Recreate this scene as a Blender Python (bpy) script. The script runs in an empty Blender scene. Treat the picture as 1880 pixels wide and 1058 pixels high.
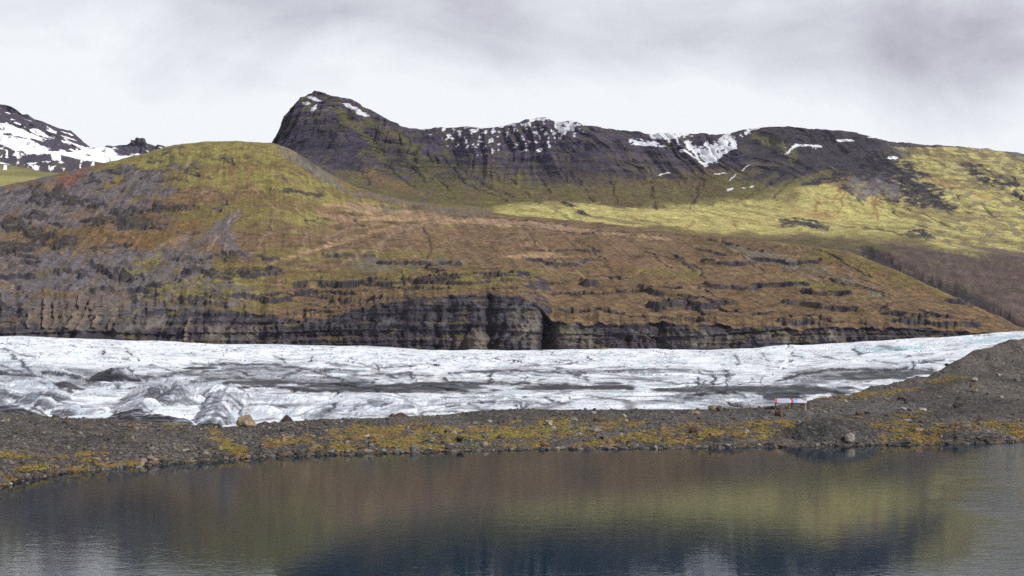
import bpy, math, random
import numpy as np
from mathutils import Vector, Matrix, Euler

# ------------------------------------------------------------------ camera
S = bpy.context.scene
COL = S.collection
F = 2016.0          # focal length in photo pixels (photo 1880 wide)
CX, HY = 940.0, 660.0
H = 4.6             # eye height above the lake
cam_d = bpy.data.cameras.new("camera"); cam = bpy.data.objects.new("camera", cam_d); COL.objects.link(cam)
cam.location = (0, 0, H); cam.rotation_euler = (math.radians(90), 0, 0)
cam_d.sensor_width = 36.0; cam_d.lens = 36.0 * F / 1880.0
cam_d.shift_y = (HY - 529.0) / 1880.0
cam_d.clip_start = 0.1; cam_d.clip_end = 60000
S.camera = cam
S.render.engine = 'CYCLES'; S.cycles.use_denoising = False

# ------------------------------------------------------------------ light
SUN_AZ = math.radians(128)     # clockwise from +Y: behind the camera, to the right
SUN_EL = math.radians(34)
S.view_settings.view_transform = 'Standard'; S.view_settings.look = 'None'
S.view_settings.exposure = 0.03; S.view_settings.gamma = 1.0; S.view_settings.use_curve_mapping = False
sun_d = bpy.data.lights.new("sun", 'SUN'); sun = bpy.data.objects.new("sun", sun_d); COL.objects.link(sun)
sun_d.energy = 4.3; sun_d.angle = math.radians(1.5); sun_d.color = (1.0, 0.95, 0.86)
sdir = Vector((math.sin(SUN_AZ) * math.cos(SUN_EL), math.cos(SUN_AZ) * math.cos(SUN_EL), math.sin(SUN_EL)))
sun.rotation_euler = sdir.to_track_quat('Z', 'Y').to_euler()
sun.location = (0, 0, 500)

W = bpy.data.worlds.new("World"); S.world = W; W.use_nodes = True


class NT:
    """small helper for node trees"""
    def __init__(s, tree):
        s.t = tree; s.t.nodes.clear()
    def n(s, kind, **kw):
        nd = s.t.nodes.new(kind)
        for k, v in kw.items():
            if k.startswith('i_'):
                key = k[2:]
                key = int(key) if key.isdigit() else key.replace('_', ' ')
                s.put(nd.inputs[key], v)
            else:
                setattr(nd, k, v)
        return nd
    def put(s, sock, v):
        if isinstance(v, bpy.types.NodeSocket): s.t.links.new(v, sock)
        elif isinstance(v, bpy.types.Node): s.t.links.new(v.outputs[0], sock)
        else: sock.default_value = v
    def m(s, op, a, b=0.0, c=0.0, clamp=False):
        nd = s.t.nodes.new('ShaderNodeMath'); nd.operation = op; nd.use_clamp = clamp
        s.put(nd.inputs[0], a); s.put(nd.inputs[1], b); s.put(nd.inputs[2], c)
        return nd.outputs[0]
    def mix(s, f, a, b, mode='MIX'):
        nd = s.t.nodes.new('ShaderNodeMix'); nd.data_type = 'RGBA'; nd.blend_type = mode
        s.put(nd.inputs[0], f); s.put(nd.inputs[6], a); s.put(nd.inputs[7], b)
        return nd.outputs[2]
    def rng(s, v, a, b, c=0.0, d=1.0, smooth=False):
        nd = s.t.nodes.new('ShaderNodeMapRange')
        if smooth: nd.interpolation_type = 'SMOOTHSTEP'
        s.put(nd.inputs[0], v)
        for i, x in enumerate((a, b, c, d)): s.put(nd.inputs[i + 1], x)
        return nd.outputs[0]


def build_world():
    g = NT(W.node_tree)
    tc = g.n('ShaderNodeTexCoord')
    sky = g.n('ShaderNodeTexSky', sky_type='NISHITA', sun_disc=False, sun_elevation=SUN_EL, sun_rotation=SUN_AZ,
              air_density=1.2, dust_density=1.5)
    sep = g.n('ShaderNodeSeparateXYZ', i_0=tc.outputs['Generated'])
    x, y, z = sep.outputs
    az = g.m('ARCTAN2', x, y)                       # 0 = straight ahead
    el = g.m('ARCSINE', z)
    # cloud deck: noise laid out on azimuth / elevation, stretched along the horizon
    cv = g.n('ShaderNodeCombineXYZ', i_0=g.m('MULTIPLY', az, 1.0), i_1=g.m('MULTIPLY', el, 2.0), i_2=1.7)
    n1 = g.n('ShaderNodeTexNoise', i_Vector=cv.outputs[0], i_Scale=4.0, i_Detail=7.0, i_Roughness=0.5, i_Distortion=0.6)
    n2 = g.n('ShaderNodeTexNoise', i_Vector=cv.outputs[0], i_Scale=9.0, i_Detail=6.0, i_Roughness=0.6, i_Distortion=0.4)
    def blob(a0, e0, ra, re):
        da = g.m('DIVIDE', g.m('SUBTRACT', az, a0), ra); de = g.m('DIVIDE', g.m('SUBTRACT', el, e0), re)
        return g.m('EXPONENT', g.m('MULTIPLY', g.m('ADD', g.m('MULTIPLY', da, da), g.m('MULTIPLY', de, de)), -1.0))
    dark = g.m('MULTIPLY', blob(0.24, 0.280, 0.34, 0.042), 0.38)
    dark = g.m('ADD', dark, g.m('MULTIPLY', blob(0.38, 0.245, 0.20, 0.034), 0.24))
    dark = g.m('ADD', dark, g.m('MULTIPLY', blob(-0.05, 0.305, 0.10, 0.04), 0.30))
    dark = g.m('ADD', dark, g.m('MULTIPLY', blob(-0.36, 0.315, 0.2, 0.03), 0.28))
    dark = g.m('ADD', dark, g.m('MULTIPLY', blob(-0.18, 0.255, 0.10, 0.03), 0.06))
    high = g.rng(el, 0.33, 0.6, 0.0, 0.9, True)    # deeper grey overhead
    lo = g.rng(el, 0.15, 0.30, -0.22, 0.16, True)
    t = g.m('SUBTRACT', g.m('ADD', g.m('ADD', dark, high), lo), 0.07)
    t = g.m('ADD', t, g.m('MULTIPLY', g.m('SUBTRACT', n1.outputs[0], 0.475), 1.5))
    t = g.m('ADD', t, g.m('MULTIPLY', g.m('SUBTRACT', n2.outputs[0], 0.5), 0.55), clamp=True)
    ramp = g.n('ShaderNodeValToRGB', i_0=t)
    cr = ramp.color_ramp
    cr.elements[0].position = 0.0; cr.elements[0].color = (0.95, 0.97, 1.0, 1)
    cr.elements[1].position = 1.0; cr.elements[1].color = (0.37, 0.365, 0.43, 1)
    e = cr.elements.new(0.50); e.color = (0.68, 0.69, 0.75, 1)
    e = cr.elements.new(0.22); e.color = (0.83, 0.85, 0.905, 1)
    ST = 0.10
    cl = g.n('ShaderNodeVectorMath', operation='SCALE', i_0=ramp.outputs[0]); cl.inputs['Scale'].default_value = 1.0 / ST
    col = g.mix(0.95, sky.outputs[0], cl.outputs[0])
    bg = g.n('ShaderNodeBackground', i_Color=col, i_Strength=ST)
    g.n('ShaderNodeOutputWorld', i_Surface=bg.outputs[0])
build_world()

# ------------------------------------------------------------------ numpy noise
def _h(ix, iy, seed):
    h = (ix.astype(np.int64) * 374761393 + iy.astype(np.int64) * 668265263 + seed * 974634777) & 0xffffffff
    h = ((h ^ (h >> 13)) * 1274126177) & 0xffffffff
    h = ((h ^ (h >> 16)) * 2246822519) & 0xffffffff
    return (h ^ (h >> 15)) & 0xffffffff

_GA = np.cos(np.arange(256) * 2 * np.pi / 256); _GB = np.sin(np.arange(256) * 2 * np.pi / 256)

def perlin(x, y, seed=0):
    x = np.asarray(x, float); y = np.asarray(y, float)
    x, y = np.broadcast_arrays(x, y)
    ix = np.floor(x); iy = np.floor(y); fx = x - ix; fy = y - iy
    u = fx * fx * fx * (fx * (fx * 6 - 15) + 10); v = fy * fy * fy * (fy * (fy * 6 - 15) + 10)
    def g(dx, dy):
        k = _h(ix + dx, iy + dy, seed) & 255
        return _GA[k] * (fx - dx) + _GB[k] * (fy - dy)
    a = g(0, 0); b = g(1, 0); c = g(0, 1); d = g(1, 1)
    return (a + (b - a) * u + ((c + (d - c) * u) - (a + (b - a) * u)) * v) * 1.5

def fbm(x, y, o=5, seed=0, gain=0.5):
    s = 0; a = 1.0; f = 1.0
    for i in range(o):
        s = s + a * perlin(x * f + 17.3 * i, y * f - 9.1 * i, seed + i); a *= gain; f *= 2.03
    return s

def ridged(x, y, o=4, seed=0, gain=0.5):
    s = 0; a = 1.0; f = 1.0; t = 0
    for i in range(o):
        s = s + a * (1 - np.abs(perlin(x * f + 11.3 * i, y * f - 5.1 * i, seed + i)) * 2); t += a; a *= gain; f *= 2.07
    return s / t

def sst(a, b, x):
    t = np.clip((x - a) / (b - a), 0, 1); return t * t * (3 - 2 * t)

def pl(u, pts):
    p = np.array(pts, float); return np.interp(u, p[:, 0], p[:, 1])

def mixc(c, col, m):
    return c + (np.array(col) - c) * m[..., None]

# ------------------------------------------------------------------ object helpers
def tag(o, label=None, cat=None, group=None, kind=None):
    if label: o["label"] = label
    if cat: o["category"] = cat
    if group: o["group"] = group
    if kind: o["kind"] = kind
    return o

def np_mesh(name, V, Fq, col=None, smooth=True, mat=None, parent=None):
    """V (n,3), Fq (m,k) -> linked object"""
    me = bpy.data.meshes.new(name)
    V = np.ascontiguousarray(V, np.float32); Fq = np.ascontiguousarray(Fq, np.int32)
    m, k = Fq.shape
    me.vertices.add(len(V)); me.vertices.foreach_set("co", V.ravel())
    me.loops.add(m * k); me.loops.foreach_set("vertex_index", Fq.ravel())
    me.polygons.add(m); me.polygons.foreach_set("loop_start", np.arange(0, m * k, k, dtype=np.int32))
    me.polygons.foreach_set("use_smooth", np.full(m, smooth))
    me.update(calc_edges=True)
    if col is not None:
        a = me.color_attributes.new("Col", 'FLOAT_COLOR', 'POINT')
        c = np.ones((len(V), 4), np.float32); c[:, :3] = np.clip(col, 0, 1); a.data.foreach_set("color", c.ravel())
    if mat: me.materials.append(mat)
    o = bpy.data.objects.new(name, me); COL.objects.link(o)
    if parent is not None: o.parent = parent
    return o

def grid_faces(nr, nc):
    i = np.arange(nr - 1)[:, None] * nc + np.arange(nc - 1)[None, :]
    return np.stack([i, i + 1, i + nc + 1, i + nc], -1).reshape(-1, 4)

def normals(P):
    du = np.gradient(P, axis=1); dv = np.gradient(P, axis=0)
    n = np.cross(du, dv); n /= (np.linalg.norm(n, axis=-1, keepdims=True) + 1e-9)
    return n

def arc(Y, Z):
    d = np.hypot(np.diff(Y, axis=0), np.diff(Z, axis=0)); return np.concatenate([np.zeros((1, Y.shape[1])), np.cumsum(d, 0)])

def proj(P):
    return CX + P[..., 0] / P[..., 1] * F, HY - (P[..., 2] - H) / P[..., 1] * F

def columns(lo=-260, hi=2140, step=1.7, out=8.0, a=-40, b=1920):
    return np.concatenate([np.arange(lo, a, out), np.arange(a, b, step), np.arange(b, hi, out)])

def sheet(u, rows, counts, tension=0.4):
    """rows: list of (py array, Y array) over u; returns Y,Z grids resampled (catmull) with counts per segment"""
    Yk = np.array([r[1] + 0 * u for r in rows]); Pk = np.array([r[0] + 0 * u for r in rows])
    Zk = H + (HY - Pk) / F * Yk
    oy = []; oz = []; n = len(rows)
    for k in range(n - 1):
        t = np.linspace(0, 1, counts[k], endpoint=(k == n - 2))[:, None]
        def cr(A):
            p0 = A[max(k - 1, 0)]; p1 = A[k]; p2 = A[k + 1]; p3 = A[min(k + 2, n - 1)]
            m1 = (p2 - p0) * tension; m2 = (p3 - p1) * tension
            # limit tangents so that steep faces do not overshoot
            d = p2 - p1; lim = 1.5 * np.abs(d)
            m1 = np.clip(m1, -lim, lim); m2 = np.clip(m2, -lim, lim)
            t2 = t * t; t3 = t2 * t
            return (2 * t3 - 3 * t2 + 1) * p1 + (t3 - 2 * t2 + t) * m1 + (-2 * t3 + 3 * t2) * p2 + (t3 - t2) * m2
        oy.append(cr(Yk)); oz.append(cr(Zk))
    return np.concatenate(oy), np.concatenate(oz)

def blobm(U, V, lst, warp=0.0, seed=3, wu=60.0, wv=25.0):
    """soft union of ellipses (cx,cy,rx,ry[,slope]) given in photo pixels, ragged edge by noise"""
    m = np.zeros_like(U)
    nz = fbm(U / wu, V / wv, 4, seed) * warp
    for e in lst:
        cx, cy, rx, ry = e[:4]; sl = e[4] if len(e) > 4 else 0.0
        du = (U - cx) / rx; dv = (V - cy - sl * (U - cx)) / ry
        d = np.sqrt(du * du + dv * dv) + nz
        m = np.maximum(m, 1 - sst(0.75, 1.15, d))
    return m

def strokes(U, V, lst, seed=1, wx=4.0, wy=1.6, soft=.5):
    """ragged bands along polylines given in photo pixels: (points, half width[, strength])"""
    Uw = U + wx * fbm(U / 22, V / 14, 4, seed); Vw = V + wy * fbm(U / 16, V / 9, 4, seed + 1)
    rg = 1 + .55 * fbm(U / 9, V / 7, 3, seed + 2)
    out = np.zeros(U.shape)
    for e in lst:
        pts, wd = e[0], e[1]; al = e[2] if len(e) > 2 else 1.0
        p = np.array(pts, float); mg = wd * 2 + max(wx, wy) * 2 + 4
        idx = np.nonzero((U > p[:, 0].min() - mg) & (U < p[:, 0].max() + mg) & (V > p[:, 1].min() - mg) & (V < p[:, 1].max() + mg))
        if len(idx[0]) == 0: continue
        u_, v_ = Uw[idx], Vw[idx]; best = np.full(u_.shape, 1e9)
        for (a0, b0), (a1, b1) in zip(pts[:-1], pts[1:]):
            dx, dy = a1 - a0, b1 - b0; t = np.clip(((u_ - a0) * dx + (v_ - b0) * dy) / (dx * dx + dy * dy + 1e-9), 0, 1)
            best = np.minimum(best, np.hypot(u_ - a0 - t * dx, v_ - b0 - t * dy))
        w_ = wd * rg[idx]
        out[idx] = np.maximum(out[idx], al * (1 - sst(soft, 1.15, best / np.maximum(w_, .3))))
    return out

# ------------------------------------------------------------------ materials
def terrain_mat(name, scale=0.5, bump=0.6, dist=1.0, rough=0.95, var=0.35, spec=0.15, speck=None):
    m = bpy.data.materials.new(name); m.use_nodes = True
    g = NT(m.node_tree)
    at = g.n('ShaderNodeAttribute', attribute_name='Col')
    tc = g.n('ShaderNodeTexCoord')
    n1 = g.n('ShaderNodeTexNoise', i_Vector=tc.outputs['Object'], i_Scale=scale, i_Detail=5.0, i_Roughness=0.65)
    n2 = g.n('ShaderNodeTexNoise', i_Vector=tc.outputs['Object'], i_Scale=scale * 0.13, i_Detail=4.0, i_Roughness=0.6)
    f1 = g.rng(n1.outputs[0], 0.3, 0.7, 1 - var, 1 + var); f2 = g.rng(n2.outputs[0], 0.3, 0.7, 1 - var * .5, 1 + var * .5)
    ff = g.m('MULTIPLY', f1, f2)
    c = g.n('ShaderNodeVectorMath', operation='SCALE', i_0=at.outputs['Color']); g.put(c.inputs['Scale'], ff)
    col = c.outputs[0]
    hgt = n1.outputs[0]
    if speck:
        vo = g.n('ShaderNodeTexVoronoi', i_Vector=tc.outputs['Object'], i_Scale=speck)
        sv = g.n('ShaderNodeSeparateColor', i_0=vo.outputs['Color'])
        k = g.rng(g.m('POWER', sv.outputs[0], 2.5), 0.0, 1.0, 0.62, 1.9)
        c2 = g.n('ShaderNodeVectorMath', operation='SCALE', i_0=col); g.put(c2.inputs['Scale'], k); col = c2.outputs[0]
        hgt = g.m('ADD', n1.outputs[0], g.m('MULTIPLY', vo.outputs['Distance'], -0.8))
    bp = g.n('ShaderNodeBump', i_Strength=bump, i_Distance=dist, i_Height=hgt)
    p = g.n('ShaderNodeBsdfPrincipled', i_Base_Color=col, i_Roughness=rough, i_Normal=bp.outputs[0])
    p.inputs['Specular IOR Level'].default_value = spec
    g.n('ShaderNodeOutputMaterial', i_Surface=p.outputs[0])
    return m

# ================================================================== MOUNTAINS
# palette (linear)
HEATH = (0.138, 0.094, 0.054); RUST = (0.150, 0.096, 0.046); OLIVE = (0.148, 0.122, 0.045); MOSS = (0.200, 0.178, 0.060)
YEL = (0.37, 0.335, 0.13); SLATE = (0.118, 0.106, 0.116); ROCK = (0.046, 0.041, 0.054); ROCKD = (0.030, 0.026, 0.036)
TAN = (0.30, 0.205, 0.125); VIO = (0.080, 0.061, 0.122); SNOW = (0.85, 0.87, 0.92)

# crest of the front hill in the photo
CREST = [(-260, 372), (-100, 352), (0, 342), (60, 330), (110, 319), (150, 310), (200, 297), (260, 283), (320, 266), (370, 261),
         (440, 259), (500, 262), (525, 270), (545, 281), (575, 300), (610, 322), (650, 342), (700, 358), (760, 372),
         (830, 382), (900, 390), (960, 398), (1000, 401), (1100, 409), (1240, 427), (1400, 441), (1550, 460),
         (1640, 494), (1750, 545), (1850, 592), (1880, 606), (2140, 690)]
CRESTY = [(-260, 2000), (440, 2000), (650, 1980), (900, 1900), (1240, 1700), (1550, 1430), (1700, 1280), (1880, 1150), (2140, 1050)]
CLIFF = [(-260, 560), (0, 556), (150, 560), (270, 566), (380, 568), (480, 576), (560, 584), (600, 583), (650, 567), (700, 553), (760, 546), (850, 541),
         (955, 545), (985, 556), (1003, 576), (1015, 588), (1080, 592), (1200, 594), (1300, 596), (1440, 603), (1600, 602), (1740, 607),
         (1800, 613), (1880, 616), (2140, 700)]

def pixel_jitter(u, amp, seed):
    return amp * fbm(u / 23.0, u * 0 + 0.5, 5, seed)

def build_hill():
    u = columns()
    crest = pl(u, CREST) + pixel_jitter(u, 1.2, 5); cy = pl(u, CRESTY)
    cliff = pl(u, CLIFF) + pixel_jitter(u, 5.0, 9) * sst(1900, 1700, u) + np.abs(perlin(u / 38, u * 0, 4)) * 6 * sst(1800, 1500, u)
    k_ = np.hanning(61); k_ /= k_.sum(); cb = np.convolve(np.pad(pl(u, CLIFF), 30, mode='edge'), k_, 'valid') - 4
    ky = 998 + pl(u, [(-260, 70), (100, 60), (350, 30), (600, 6), (1000, 0), (1800, 0), (2140, 0)])
    foot = pl(u, [(-260, 650), (0, 648), (400, 655), (1500, 655), (1750, 640), (1880, 632), (2140, 720)])
    low = foot + 30
    rows = [(low, 940 + 0 * u), (foot, 985 + 0 * u), (cliff, ky)]
    for f, gq in ((0.16, 0.15), (0.36, 0.34), (0.60, 0.58), (0.84, 0.80)):
        rows.append((cb + (pl(u, CREST) - cb) * f, ky + (cy - ky) * gq))
    rows += [(crest, cy), (crest + 40, cy + 350)]
    Y, Z = sheet(u, rows, [10, 90, 75, 85, 100, 100, 75, 14])
    U = np.broadcast_to(u, Y.shape)
    X = (U - CX) / F * Y
    V0 = HY - (Z - H) / Y * F
    nr = Y.shape[0]
    rowi = np.arange(nr)[:, None] + 0 * Y
    cl = sst(8, 20, rowi) * sst(106, 94, rowi)               # the cliff band
    slope = sst(98, 125, rowi) * sst(nr - 14, nr - 60, rowi)
    A = arc(Y, Z)
    # large undulation, gullies running down slope, hummocks
    leftw = sst(520, 250, U)
    xw = X + 60 * fbm(X / 240, Y / 240, 4, 12); g1 = ridged(xw / 150 + Y / 800, Y / 420, 3, 11)
    Z += slope * (6.0 * fbm(X / 260, Y / 260, 4, 21) - 5.0 * sst(0.78, 0.98, g1) * (0.5 + leftw))
    Z += slope * 2.6 * fbm(X / 38, A / 38, 5, 31, 0.55) * (1 + 0.7 * leftw)
    # rock outcrops: broken ledges where beds come out
    led = fbm(X / 120, Z / 26 + X / 900, 4, 44)
    Z += slope * 5 * sst(0.30, 0.42, led) * sst(440, 490, V0)
    oc = blobm(U, V0, [(130, 368, 60, 7, .15), (75, 373, 30, 6), (110, 352, 14, 8), (180, 408, 26, 8), (245, 413, 52, 11, .05), (25, 418, 30, 10), (70, 402, 20, 7, -.2), (80, 440, 26, 6),
                       (120, 455, 22, 12), (225, 392, 20, 6), (260, 386, 28, 5), (330, 380, 30, 6), (295, 376, 14, 5), (440, 502, 72, 9), (370, 498, 30, 7), (500, 500, 20, 6), (420, 470, 20, 7), (10, 460, 30, 14), (35, 462, 40, 10),
                       (60, 430, 20, 6), (210, 500, 40, 5, .2), (555, 356, 40, 2.5, .2), (205, 316, 22, 3), (845, 403, 18, 2.5, .1), (1060, 428, 40, 1.3, .1), (1270, 495, 34, 1.6, .7), (1100, 470, 20, 1.4, .7), (1340, 450, 60, 1.5, .25), (1560, 520, 60, 1.6, .3), (990, 412, 40, 1.5, .06), (660, 395, 30, 1.5)], .5, 47, 18, 7)
    oc = oc * sst(-.35, .15, fbm(X / 16, A / 12, 3, 48)); Z += slope * (2.5 + 4 * leftw) * oc
    ribs = ridged((X + A * .55) / 34, (A - X * .5) / 190, 3, 49)
    Z += slope * leftw * 5.5 * (ribs - .5) * sst(430, 520, V0)
    LEDGE = [([(540, 525), (650, 515), (750, 510), (940, 515)], 2.6), ([(465, 545), (540, 540), (625, 542)], 2.2), ([(555, 535), (650, 535)], 2), ([(560, 552), (625, 560), (700, 560), (750, 546)], 2.6), ([(555, 570), (625, 572)], 2), ([(250, 562), (350, 560), (415, 562)], 4),
             ([(1015, 542), (1165, 545), (1250, 545)], 2.8), ([(1240, 557), (1300, 562), (1365, 573)], 2), ([(1190, 570), (1260, 560), (1300, 575)], 2.2), ([(1450, 585), (1525, 590)], 1.6), ([(1640, 590), (1740, 592), (1790, 598)], 3), ([(1040, 530), (1105, 530)], 1.6), ([(1280, 545), (1350, 552)], 1.8),
             ([(700, 522), (830, 524)], 3), ([(860, 528), (950, 530)], 3), ([(1030, 570), (1100, 572), (1180, 578)], 2.4), ([(1380, 580), (1440, 576)], 2), ([(1440, 595), (1500, 592), (1600, 596)], 2), ([(640, 548), (700, 545)], 2), ([(150, 556), (240, 564)], 2.4), ([(1100, 512), (1160, 516)], 1.4)]
    CRK = [([(1180, 465), (1230, 495)], 1.3), ([(1225, 470), (1260, 485), (1285, 490), (1295, 512)], 1.7), ([(1540, 510), (1580, 520), (1625, 540)], 1.7), ([(970, 430), (982, 452)], 1.2), ([(940, 415), (1030, 428)], 1.5), ([(1090, 425), (1200, 433), (1290, 441)], 1.3), ([(780, 420), (790, 445), (785, 492)], 1.8),
           ([(650, 400), (675, 422)], 1.2), ([(560, 405), (590, 396), (620, 402)], 1.2), ([(700, 405), (760, 412)], 1.2), ([(1440, 445), (1520, 462), (1600, 500)], 1.4), ([(1350, 470), (1420, 500)], 1.2), ([(1070, 450), (1090, 480)], 1.2), ([(740, 500), (742, 545)], 1.2), ([(960, 500), (985, 540), (1010, 590)], 2.4), ([(860, 400), (835, 397)], 3.5),
           ([(498, 420), (494, 400)], 1.2), ([(1010, 470), (1030, 500)], 1)]
    m_led = strokes(U, V0, [(a_, b_ * (.7 if a_[0][0] > 1000 else 1)) for a_, b_ in LEDGE], 701, 6, 2.5); m_crk = strokes(U, V0, CRK, 705, 5, 2.5)
    HOO = [([(87, 552), (76, 598)], 4.5), ([(102, 560), (93, 600)], 3.5), ([(152, 546), (124, 600)], 5), ([(170, 550), (146, 603)], 5), ([(184, 574), (174, 600)], 4.5), ([(350, 585), (340, 625)], 3.5), ([(206, 585), (200, 606)], 4), ([(60, 575), (55, 600)], 3)]
    m_hoo = strokes(U, V0, HOO, 709, 2.5, 1.5, .2)
    m_cone = blobm(U, V0, [(875, 625, 20, 22)], .2, 711, 10, 20)
    Z -= (3.4 * m_led + 1.5 * m_crk) * slope
    # basalt beds: terraces low on the hill
    tm = np.clip(sst(495, 530, V0) * sst(330, 620, U) * (.35 + .65 * sst(1100, 900, U)) * sst(1650, 1250, U), 0, 1) * slope * .7
    per = 19.0
    t = Z / per + 0.9 * fbm(X / 420, Y / 300, 3, 52) + 0.10 * fbm(X / 25, Y / 25, 3, 3)
    fr = t - np.floor(t)
    st = np.floor(t) + sst(0.55, 0.86, fr) * 0.6 + fr * 0.4
    Z += (st - t) * per * tm * sst(-0.2, 0.1, fbm(X / 240, Z / 13, 3, 57))
    # cliff: buttresses and columns pushed towards the viewer
    bt = ridged(X / 62 + 0.4, Z / 700, 3, 61)
    bid = np.floor(Z / 7.5 + .7 * fbm(X / 160, Z / 60, 3, 65)); xj = X + 7 * np.sin(bid * 7.1) + 3 * fbm(X / 30, Z / 8, 3, 63); fine = ridged(xj / 9.0, Z / 120, 3, 66)
    med = ridged((X * .6 + xj * .4) / 21 + .6 * perlin(X / 40, Z / 26, 8), Z / 120, 3, 64); cliffpush = (11 * (bt - 0.55) + 6.5 * (med - .5) + 3.0 * (fine - 0.5) + 3 * fbm(X / 20, Z / 9, 4, 68) + 1.6 * np.sin(bid * 3.7))
    Y2 = Y - cl * cliffpush
    bed = fbm(X / 500, Z / 7.0, 3, 71)
    Y2 -= cl * 2.2 * bed
    # deep gully right of the pale buttress
    gx = (1004 - CX) / F * 1000
    Y2 += cl * 24 * np.exp(-((X - gx - (Z - 30) * 0.10) / 7.0) ** 2)
    gx2 = (897 - CX) / F * 1000
    Y2 += cl * 7 * np.exp(-((X - gx2) / 4.0) ** 2)
    Y2 -= 7 * m_hoo + 10 * m_cone; X2 = X * 1.0
    P = np.stack([X2, Y2, Z], -1)
    N = normals(P); up = N[..., 2]
    # ---- colour: what grows or lies where
    V = HY - (Z - H) / Y2 * F
    n_a = fbm(X / 90, A / 75, 5, 81); n_b = fbm((X + .4 * A) / 26, A / 24, 5, 82, .6); n_c = fbm(X / 300, A / 250, 4, 83)
    c = np.zeros(P.shape) + np.array(HEATH)
    c = mixc(c, RUST, np.clip(sst(-0.15, 0.6, n_a + 0.4 * n_b), 0, 1) * 0.6)
    c = mixc(c, (0.20, 0.135, 0.075), sst(0.15, 0.6, n_b + 0.3 * n_c) * 0.6)
    n_s = fbm(U / 34, V / 5 + U / 90, 5, 84)
    c = mixc(c, (0.075, 0.052, 0.036), sst(0.1, .6, n_s) * .7)
    olive = blobm(U, V, [(400, 300, 300, 52, -0.02), (240, 330, 130, 30, -0.35), (560, 340, 160, 40, 0.35), (480, 395, 150, 30),
                         (350, 520, 170, 45, -0.1), (250, 500, 90, 60, -0.5), (760, 510, 250, 22), (430, 560, 120, 12),
                         (1250, 500, 60, 12), (1480, 520, 130, 12, .2), (620, 470, 200, 14), (1560, 470, 170, 28, .35), (1200, 612, 30, 5)], 0.55, 7, 80, 22)
    c = mixc(c, OLIVE, np.clip(olive * (0.75 + 0.7 * n_b), 0, 1))
    moss = blobm(U, V, [(400, 282, 260, 26, -0.02), (470, 330, 140, 22, .05), (640, 372, 180, 12, 0.2), (420, 520, 80, 26), (560, 400, 90, 12)], 0.6, 8, 60, 16)
    c = mixc(c, MOSS, np.clip(moss * (0.8 + 0.9 * n_b), 0, 1))
    slate = blobm(U, V, [(40, 390, 190, 60, -0.2), (80, 480, 240, 75, 0.0), (160, 560, 260, 60), (300, 530, 130, 40, -.5), (200, 368, 110, 24, -0.5), (330, 480, 90, 14, -0.8),
                         (250, 385, 60, 16, -0.5), (560, 300, 60, 12, 0.7), (140, 350, 70, 20, -0.3), (700, 480, 40, 8), (790, 395, 120, 7, .1)], 0.75, 12, 75, 30) * (1 - .5 * sst(480, 520, U))
    streak = fbm((U + V * 1.1) / 13, (V - U * .8) / 150, 4, 14)
    c = mixc(c, SLATE, np.clip(slate * (0.92 + .8 * streak), 0, 1))
    c = mixc(c, (0.15, 0.10, 0.045), np.clip(blobm(U, V, [(70, 430, 90, 14), (150, 455, 60, 14), (250, 440, 120, 20), (90, 540, 60, 8), (30, 460, 60, 16)], .7, 15, 40, 12), 0, 1) * .8)
    c = mixc(c, (0.17, 0.075, 0.06), blobm(U, V, [(130, 328, 30, 12, -.4), (1620, 505, 24, 4, .3)], .6, 16, 20, 9) * .7)
    tan = blobm(U, V, [(900, 408, 130, 8, 0.05), (660, 382, 50, 9, .05), (640, 440, 120, 5, -0.3), (760, 395, 60, 6, .1), (1050, 422, 180, 5, .09), 
                       (690, 400, 90, 10), (980, 470, 60, 5)], 0.7, 17, 50, 10)
    c = mixc(c, TAN, np.clip(tan * (0.75 + 0.8 * n_b), 0, 1))
    pinkish = blobm(U, V, [(700, 420, 220, 40, .08), (1000, 440, 300, 26, .1), (1250, 470, 250, 24, .14)], 0.5, 18, 80, 20)
    c = mixc(c, (0.19, 0.125, 0.085), pinkish * 0.55 * sst(-0.3, 0.5, n_a))
    c = mixc(c, SLATE, np.clip(blobm(U, V, [(235, 365, 56, 26, -.35), (60, 378, 80, 30, -.2), (110, 495, 150, 40), (250, 520, 90, 40, -.7), (30, 520, 80, 50)], .45, 713, 40, 24) * (.55 + .8 * streak + .4 * n_b), 0, .9))
    c = mixc(c, (0.152, 0.092, 0.040), np.clip(blobm(U, V, [(172, 436, 46, 17), (262, 440, 50, 15), (20, 400, 20, 12), (330, 415, 50, 14), (100, 445, 30, 8), (150, 390, 26, 10, -.4), (285, 405, 30, 12)], .5, 715, 26, 12) * (.7 + n_b), 0, .85))
    c = mixc(c, (0.165, 0.075, 0.062), blobm(U, V, [(120, 338, 26, 12, -.5)], .5, 716, 14, 8) * .6)
    c = mixc(c, (0.155, 0.138, 0.045), np.clip(blobm(U, V, [(330, 532, 80, 20, -.05), (250, 490, 40, 14, -.4), (400, 540, 60, 12)], .5, 717, 26, 12) * (.6 + n_b), 0, .85))
    TRL = [([(430, 330), (435, 390), (415, 415), (385, 455)], 2.2), ([(460, 340), (505, 385), (500, 415), (470, 455)], 2.6), ([(350, 430), (315, 450)], 4, .7), ([(565, 430), (550, 460), (570, 485)], 4, .8), ([(690, 460), (720, 425), (800, 405)], 4, .8), ([(630, 485), (675, 455)], 2.4), ([(590, 470), (630, 458), (700, 462)], 1.5),
           ([(280, 460), (320, 440), (350, 425)], 2, .7), ([(870, 408), (960, 410), (1050, 420)], 5, .8), ([(640, 378), (690, 384)], 6, .9), ([(1000, 420), (1100, 428), (1230, 440)], 2.5, .6), ([(600, 440), (640, 420), (700, 410)], 3, .6), ([(960, 470), (1000, 476)], 3, .5), ([(600, 510), (606, 545)], 1.5, .7)]
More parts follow.
